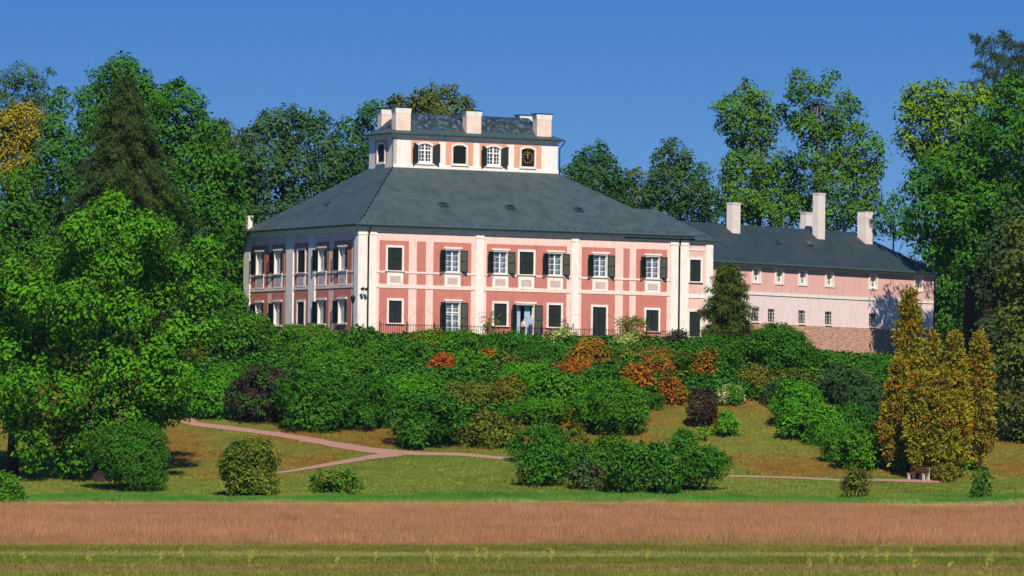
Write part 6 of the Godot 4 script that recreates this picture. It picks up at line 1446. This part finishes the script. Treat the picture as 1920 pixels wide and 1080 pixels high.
	shrub("smoke_bush", "orange and green bush near the right house corner", "orange", Vector3(14.67, 8.75, -423.01), Vector3(1.06, 2.42, 0.90), 793, "shrubs on the slope below the house", "shrub", 1.2, 0.8, "shrub_olive")
	shrub("hedge_bush", "olive and orange bush below the last window", "shrub_olive", Vector3(11.12, 9.97, -426.47), Vector3(1.88, 1.64, 1.60), 798, "shrubs on the slope below the house", "shrub", 0.92, 0.8, "orange")
	shrub("hedge_bush", "dark purple bush at the right house corner", "purple", Vector3(12.81, 11.65, -431.92), Vector3(1.13, 1.11, 0.96), 803, "shrubs on the slope below the house", "shrub", 1.3, 0.8, "")
	shrub("slope_bush", "small dark green bush between the orange bushes", "shrub_dark", Vector3(10.81, 6.54, -416.33), Vector3(0.74, 1.33, 0.63), 808, "shrubs on the slope below the house", "shrub", 0.85, 0.8, "")
	shrub("slope_bush", "amber bush right of the orange group", "amber", Vector3(13.23, 9.49, -424.99), Vector3(1.25, 1.70, 1.06), 813, "shrubs on the slope below the house", "shrub", 1.0, 0.8, "shrub")
	shrub("slope_bush", "olive bush below the joining bay", "shrub_olive", Vector3(14.69, 9.93, -426.48), Vector3(1.34, 1.91, 1.14), 818, "shrubs on the slope below the house", "shrub", 1.2, 0.8, "shrub")
	shrub("brown_bush", "dark reddish brown bush above the bare right bank", "purple", Vector3(14.00, 5.28, -411.86), Vector3(1.25, 3.22, 1.06), 823, "shrubs on the slope below the house", "shrub", 0.92, 0.8, "shrub_brown")
	shrub("crimson_bush", "small crimson bush beside the reddish brown bush", "crimson", Vector3(14.98, 5.54, -412.86), Vector3(0.65, 1.18, 0.55), 828, "shrubs on the slope below the house", "shrub", 1.3, 0.8, "")
	shrub("hydrangea", "cream flowering hydrangea on the right slope", "shrub", Vector3(16.27, 7.10, -418.06), Vector3(1.40, 1.51, 1.19), 833, "shrubs on the slope below the house", "shrub", 0.85, 0.8, "cream")
	shrub("slope_bush", "bright green bush under the cream hydrangea", "shrub_bright", Vector3(15.77, 4.66, -408.63), Vector3(1.11, 1.90, 0.95), 838, "shrubs on the slope below the house", "shrub", 1.0, 0.8, "")
	shrub("dwarf_conifer", "tiny green dwarf conifer on the bare bank", "shrub_bright", Vector3(14.14, 4.24, -406.39), Vector3(0.36, 1.24, 0.31), 843, "shrubs on the slope below the house", "shrub", 1.2, 0.8, "")
	shrub("slope_bush", "dark green bush below the small olive conifer", "shrub_dark", Vector3(15.04, 9.30, -424.49), Vector3(2.45, 2.99, 2.08), 848, "shrubs on the slope below the house", "shrub", 0.92, 0.8, "")
	shrub("slope_bush", "dark green bush right of the small olive conifer", "shrub", Vector3(16.94, 9.96, -426.72), Vector3(1.56, 2.39, 1.33), 853, "shrubs on the slope below the house", "shrub", 1.3, 0.8, "")
	shrub("slope_bush", "yellow olive bush at the head of the bare right bank", "amber", Vector3(18.67, 7.79, -420.29), Vector3(1.23, 2.22, 1.05), 858, "shrubs on the slope below the house", "shrub", 0.85, 0.8, "shrub_olive")
	shrub("dome_bush", "large dark dome bush before the brick foot of the wing", "shrub_dark", Vector3(20.40, 9.80, -426.73), Vector3(3.04, 3.74, 2.58), 863, "shrubs on the slope below the house", "shrub", 1.0, 0.95, "")
	shrub("slope_bush", "bluish dark bush right of the yellow olive bush", "grey_green", Vector3(19.80, 6.98, -417.81), Vector3(1.27, 2.01, 1.08), 868, "shrubs on the slope below the house", "shrub", 1.2, 0.8, "")
	shrub("slope_bush", "bright green tall bush on the right slope", "shrub_bright", Vector3(21.13, 5.45, -412.36), Vector3(2.16, 3.56, 1.84), 873, "shrubs on the slope below the house", "shrub", 0.92, 0.8, "")
	shrub("slope_bush", "bright green bush at the right slope foot", "shrub_bright", Vector3(22.70, 4.07, -405.15), Vector3(1.70, 2.92, 1.44), 878, "shrubs on the slope below the house", "shrub", 1.3, 0.8, "")
	shrub("slope_bush", "dark grey green bush below the brick foot", "grey_green", Vector3(25.20, 7.13, -418.31), Vector3(2.19, 3.01, 1.86), 883, "shrubs on the slope below the house", "shrub", 0.85, 0.8, "")
	shrub("slope_bush", "dark grey green bush left of the golden conifers", "grey_green", Vector3(26.44, 5.52, -412.61), Vector3(1.95, 3.30, 1.65), 888, "shrubs on the slope below the house", "shrub", 1.0, 0.8, "")
	shrub("hedge_bush", "dark hedge bush below the brick foot of the wing", "shrub_dark", Vector3(24.49, 9.66, -427.23), Vector3(2.01, 1.57, 1.71), 893, "shrubs on the slope below the house", "shrub", 1.2, 0.8, "")
	shrub("hedge_bush", "dark hedge bush left of the tallest golden conifer", "shrub_dark", Vector3(27.73, 9.49, -426.99), Vector3(2.01, 1.50, 1.71), 898, "shrubs on the slope below the house", "shrub", 0.92, 0.8, "")
	shrub("slope_bush", "light green bush at the end of the bare right bank", "shrub", Vector3(24.46, 2.37, -392.95), Vector3(1.98, 2.58, 1.68), 903, "shrubs on the slope below the house", "shrub", 1.3, 0.8, "")
	shrub("slope_bush", "dark green bush in the shade behind the bench", "shrub_dark", Vector3(26.73, 3.15, -398.92), Vector3(1.46, 2.55, 1.24), 908, "shrubs on the slope below the house", "shrub", 0.85, 0.8, "")
	shrub("sumac_bush", "fan leaved sumac rising above the terrace hedge", "shrub_olive", Vector3(9.32, 11.82, -432.42), Vector3(1.22, 2.31, 1.04), 913, "shrubs on the slope below the house", "fern", 1.0, 0.45, "")
	shrub("climbing_rose", "arching rose shoot before the left hall window", "shrub_olive", Vector3(-1.52, 11.91, -432.92), Vector3(0.68, 2.06, 0.58), 918, "shrubs on the slope below the house", "fern", 0.96, 0.25, "")
	shrub("climbing_rose", "arching rose shoot before the right hall window", "shrub_olive", Vector3(4.25, 11.76, -432.17), Vector3(0.77, 1.98, 0.65), 923, "shrubs on the slope below the house", "fern", 0.74, 0.25, "")
	# the low green growth that closes the ground between the shrubs
	rng.seed = 404
	var mm := MultiMesh.new()
	mm.transform_format = MultiMesh.TRANSFORM_3D
	mm.use_colors = true
	mm.mesh = sprays.shrub[2]
	var spots := []
	for k in 60000:
		var x := rng.randf_range(-27.0, 33.0)
		var d := rng.randf_range(408.0, 433.0)
		var edge := 413.0 + 2.0 * patches.get_noise_2d(x * 3.0, d)
		if x > 9.0:
			edge = 419.0 if x < 28.0 else 404.0
		if d < edge or on_path.has(Vector2i(int(floor(x / 0.4)), int(floor(-d / 0.4)))):
			continue
		# not on the gravel right before the house
		var rel := (Vector3(x, 0, -d) - HOUSE_AT).rotated(Vector3.UP, -deg_to_rad(HOUSE_TURN))
		if rel.x > -3.0 and rel.x < 33.0 and rel.z < 2.4:
			continue
		spots.append(Vector3(x, height_of(x, -d) + rng.randf_range(0.05, 0.35 + 0.6 * clampf((430.0 - d) / 6.0, 0.0, 1.0) * (0.6 + 0.8 * patches.get_noise_2d(x * 4.0, d * 4.0))), -d))
	mm.instance_count = spots.size()
	for i in spots.size():
		var s := rng.randf_range(0.8, 1.7)
		mm.set_instance_transform(i, Transform3D(Basis(Vector3.UP, rng.randf() * TAU).scaled(Vector3(s, s, s)), spots[i]))
		var n := patches.get_noise_2d(spots[i].x * 2.0, spots[i].z * 2.0)
		mm.set_instance_color(i, Color(0.060, 0.215, 0.018).lerp(Color(0.15, 0.17, 0.02), clampf(n * 1.8 + 0.1, 0, 1)).lerp(Color(0.30, 0.13, 0.02), 0.8 * clampf(n * 3.0 - 0.1, 0, 1) if spots[i].x > 2.0 and spots[i].x < 17.0 else 0.0).lerp(Color(0.036, 0.145, 0.018), clampf(patches.get_noise_2d(spots[i].z * 5.0, spots[i].x * 5.0) * 2.0, 0, 1)))
	var o := MultiMeshInstance3D.new()
	o.name = "ground_cover"
	o.multimesh = mm
	o.material_override = M.grass
	add_child(o)
	o.set_meta("kind", "stuff")
	tag(o, "low leafy growth covering the slope between the shrubs", "ground cover")

func make_small_things() -> void:
	# bench on the gravel at the end of the path
	var bp := Vector3(28.19, 1.70, -386.47)
	var bench := thing("park_bench", "park bench with pale stone ends and brown wooden boards beside path", "bench", bp, deg_to_rad(-52.0))
	for x in [-0.75, 0.75]:
		var st := new_st()
		bx(st, Vector3(x - 0.09, -0.2, -0.28), Vector3(x + 0.09, 0.40, -0.12))
		bx(st, Vector3(x - 0.09, -0.2, 0.14), Vector3(x + 0.09, 0.40, 0.28))
		bx(st, Vector3(x - 0.09, 0.40, -0.28), Vector3(x + 0.09, 0.50, 0.28))
		bx(st, Vector3(x - 0.09, 0.50, -0.30), Vector3(x + 0.09, 0.92, -0.17))
		put("leg", st.commit(), M.concrete, bench)
	for k in 3:
		put("seat_board", box(Vector3(-0.95, 0.502, -0.14 + k * 0.15), Vector3(0.95, 0.545, -0.02 + k * 0.15)), M.bench_wood, bench)
	for k in 2:
		put("back_board", box(Vector3(-0.95, 0.62 + k * 0.16, -0.168), Vector3(0.95, 0.74 + k * 0.16, -0.13)), M.bench_wood, bench)
	# thin yellow weeds that rise out of the mown grass
	rng.seed = 31
	for k in 26:
		var d := rng.randf_range(127.0, 142.0)
		var x := rng.randf_range(-1, 1) * d * 0.088
		var h := rng.randf_range(0.22, 0.5)
		var o := thing("weed_stalk", "thin yellow flowering weed standing in the mown grass", "weed", on_ground(x, -d), rng.randf() * TAU, "yellow weeds in the front grass")
		var st := new_st()
		var lean := rng.randf_range(-0.12, 0.12)
		tube(st, [Vector3(0, -0.05, 0), Vector3(lean * 0.4, h * 0.5, 0), Vector3(lean, h, 0)], [0.008, 0.007, 0.005], 4)
		put("stem", st.commit(), M.weed, o)
		var fl := new_st()
		for j in 7:
			var q := Vector3(lean * (0.4 + j * 0.09), h * (0.45 + j * 0.085), 0) + Vector3(rng.randfn(), 0, rng.randfn()) * 0.025
			fl.append_from(sprays.shrub[3], 0, Transform3D(Basis(Vector3.UP, rng.randf() * TAU).scaled(Vector3.ONE * 0.12), q))
		put("flower_head", fl.commit(), M.weed_flower, o)
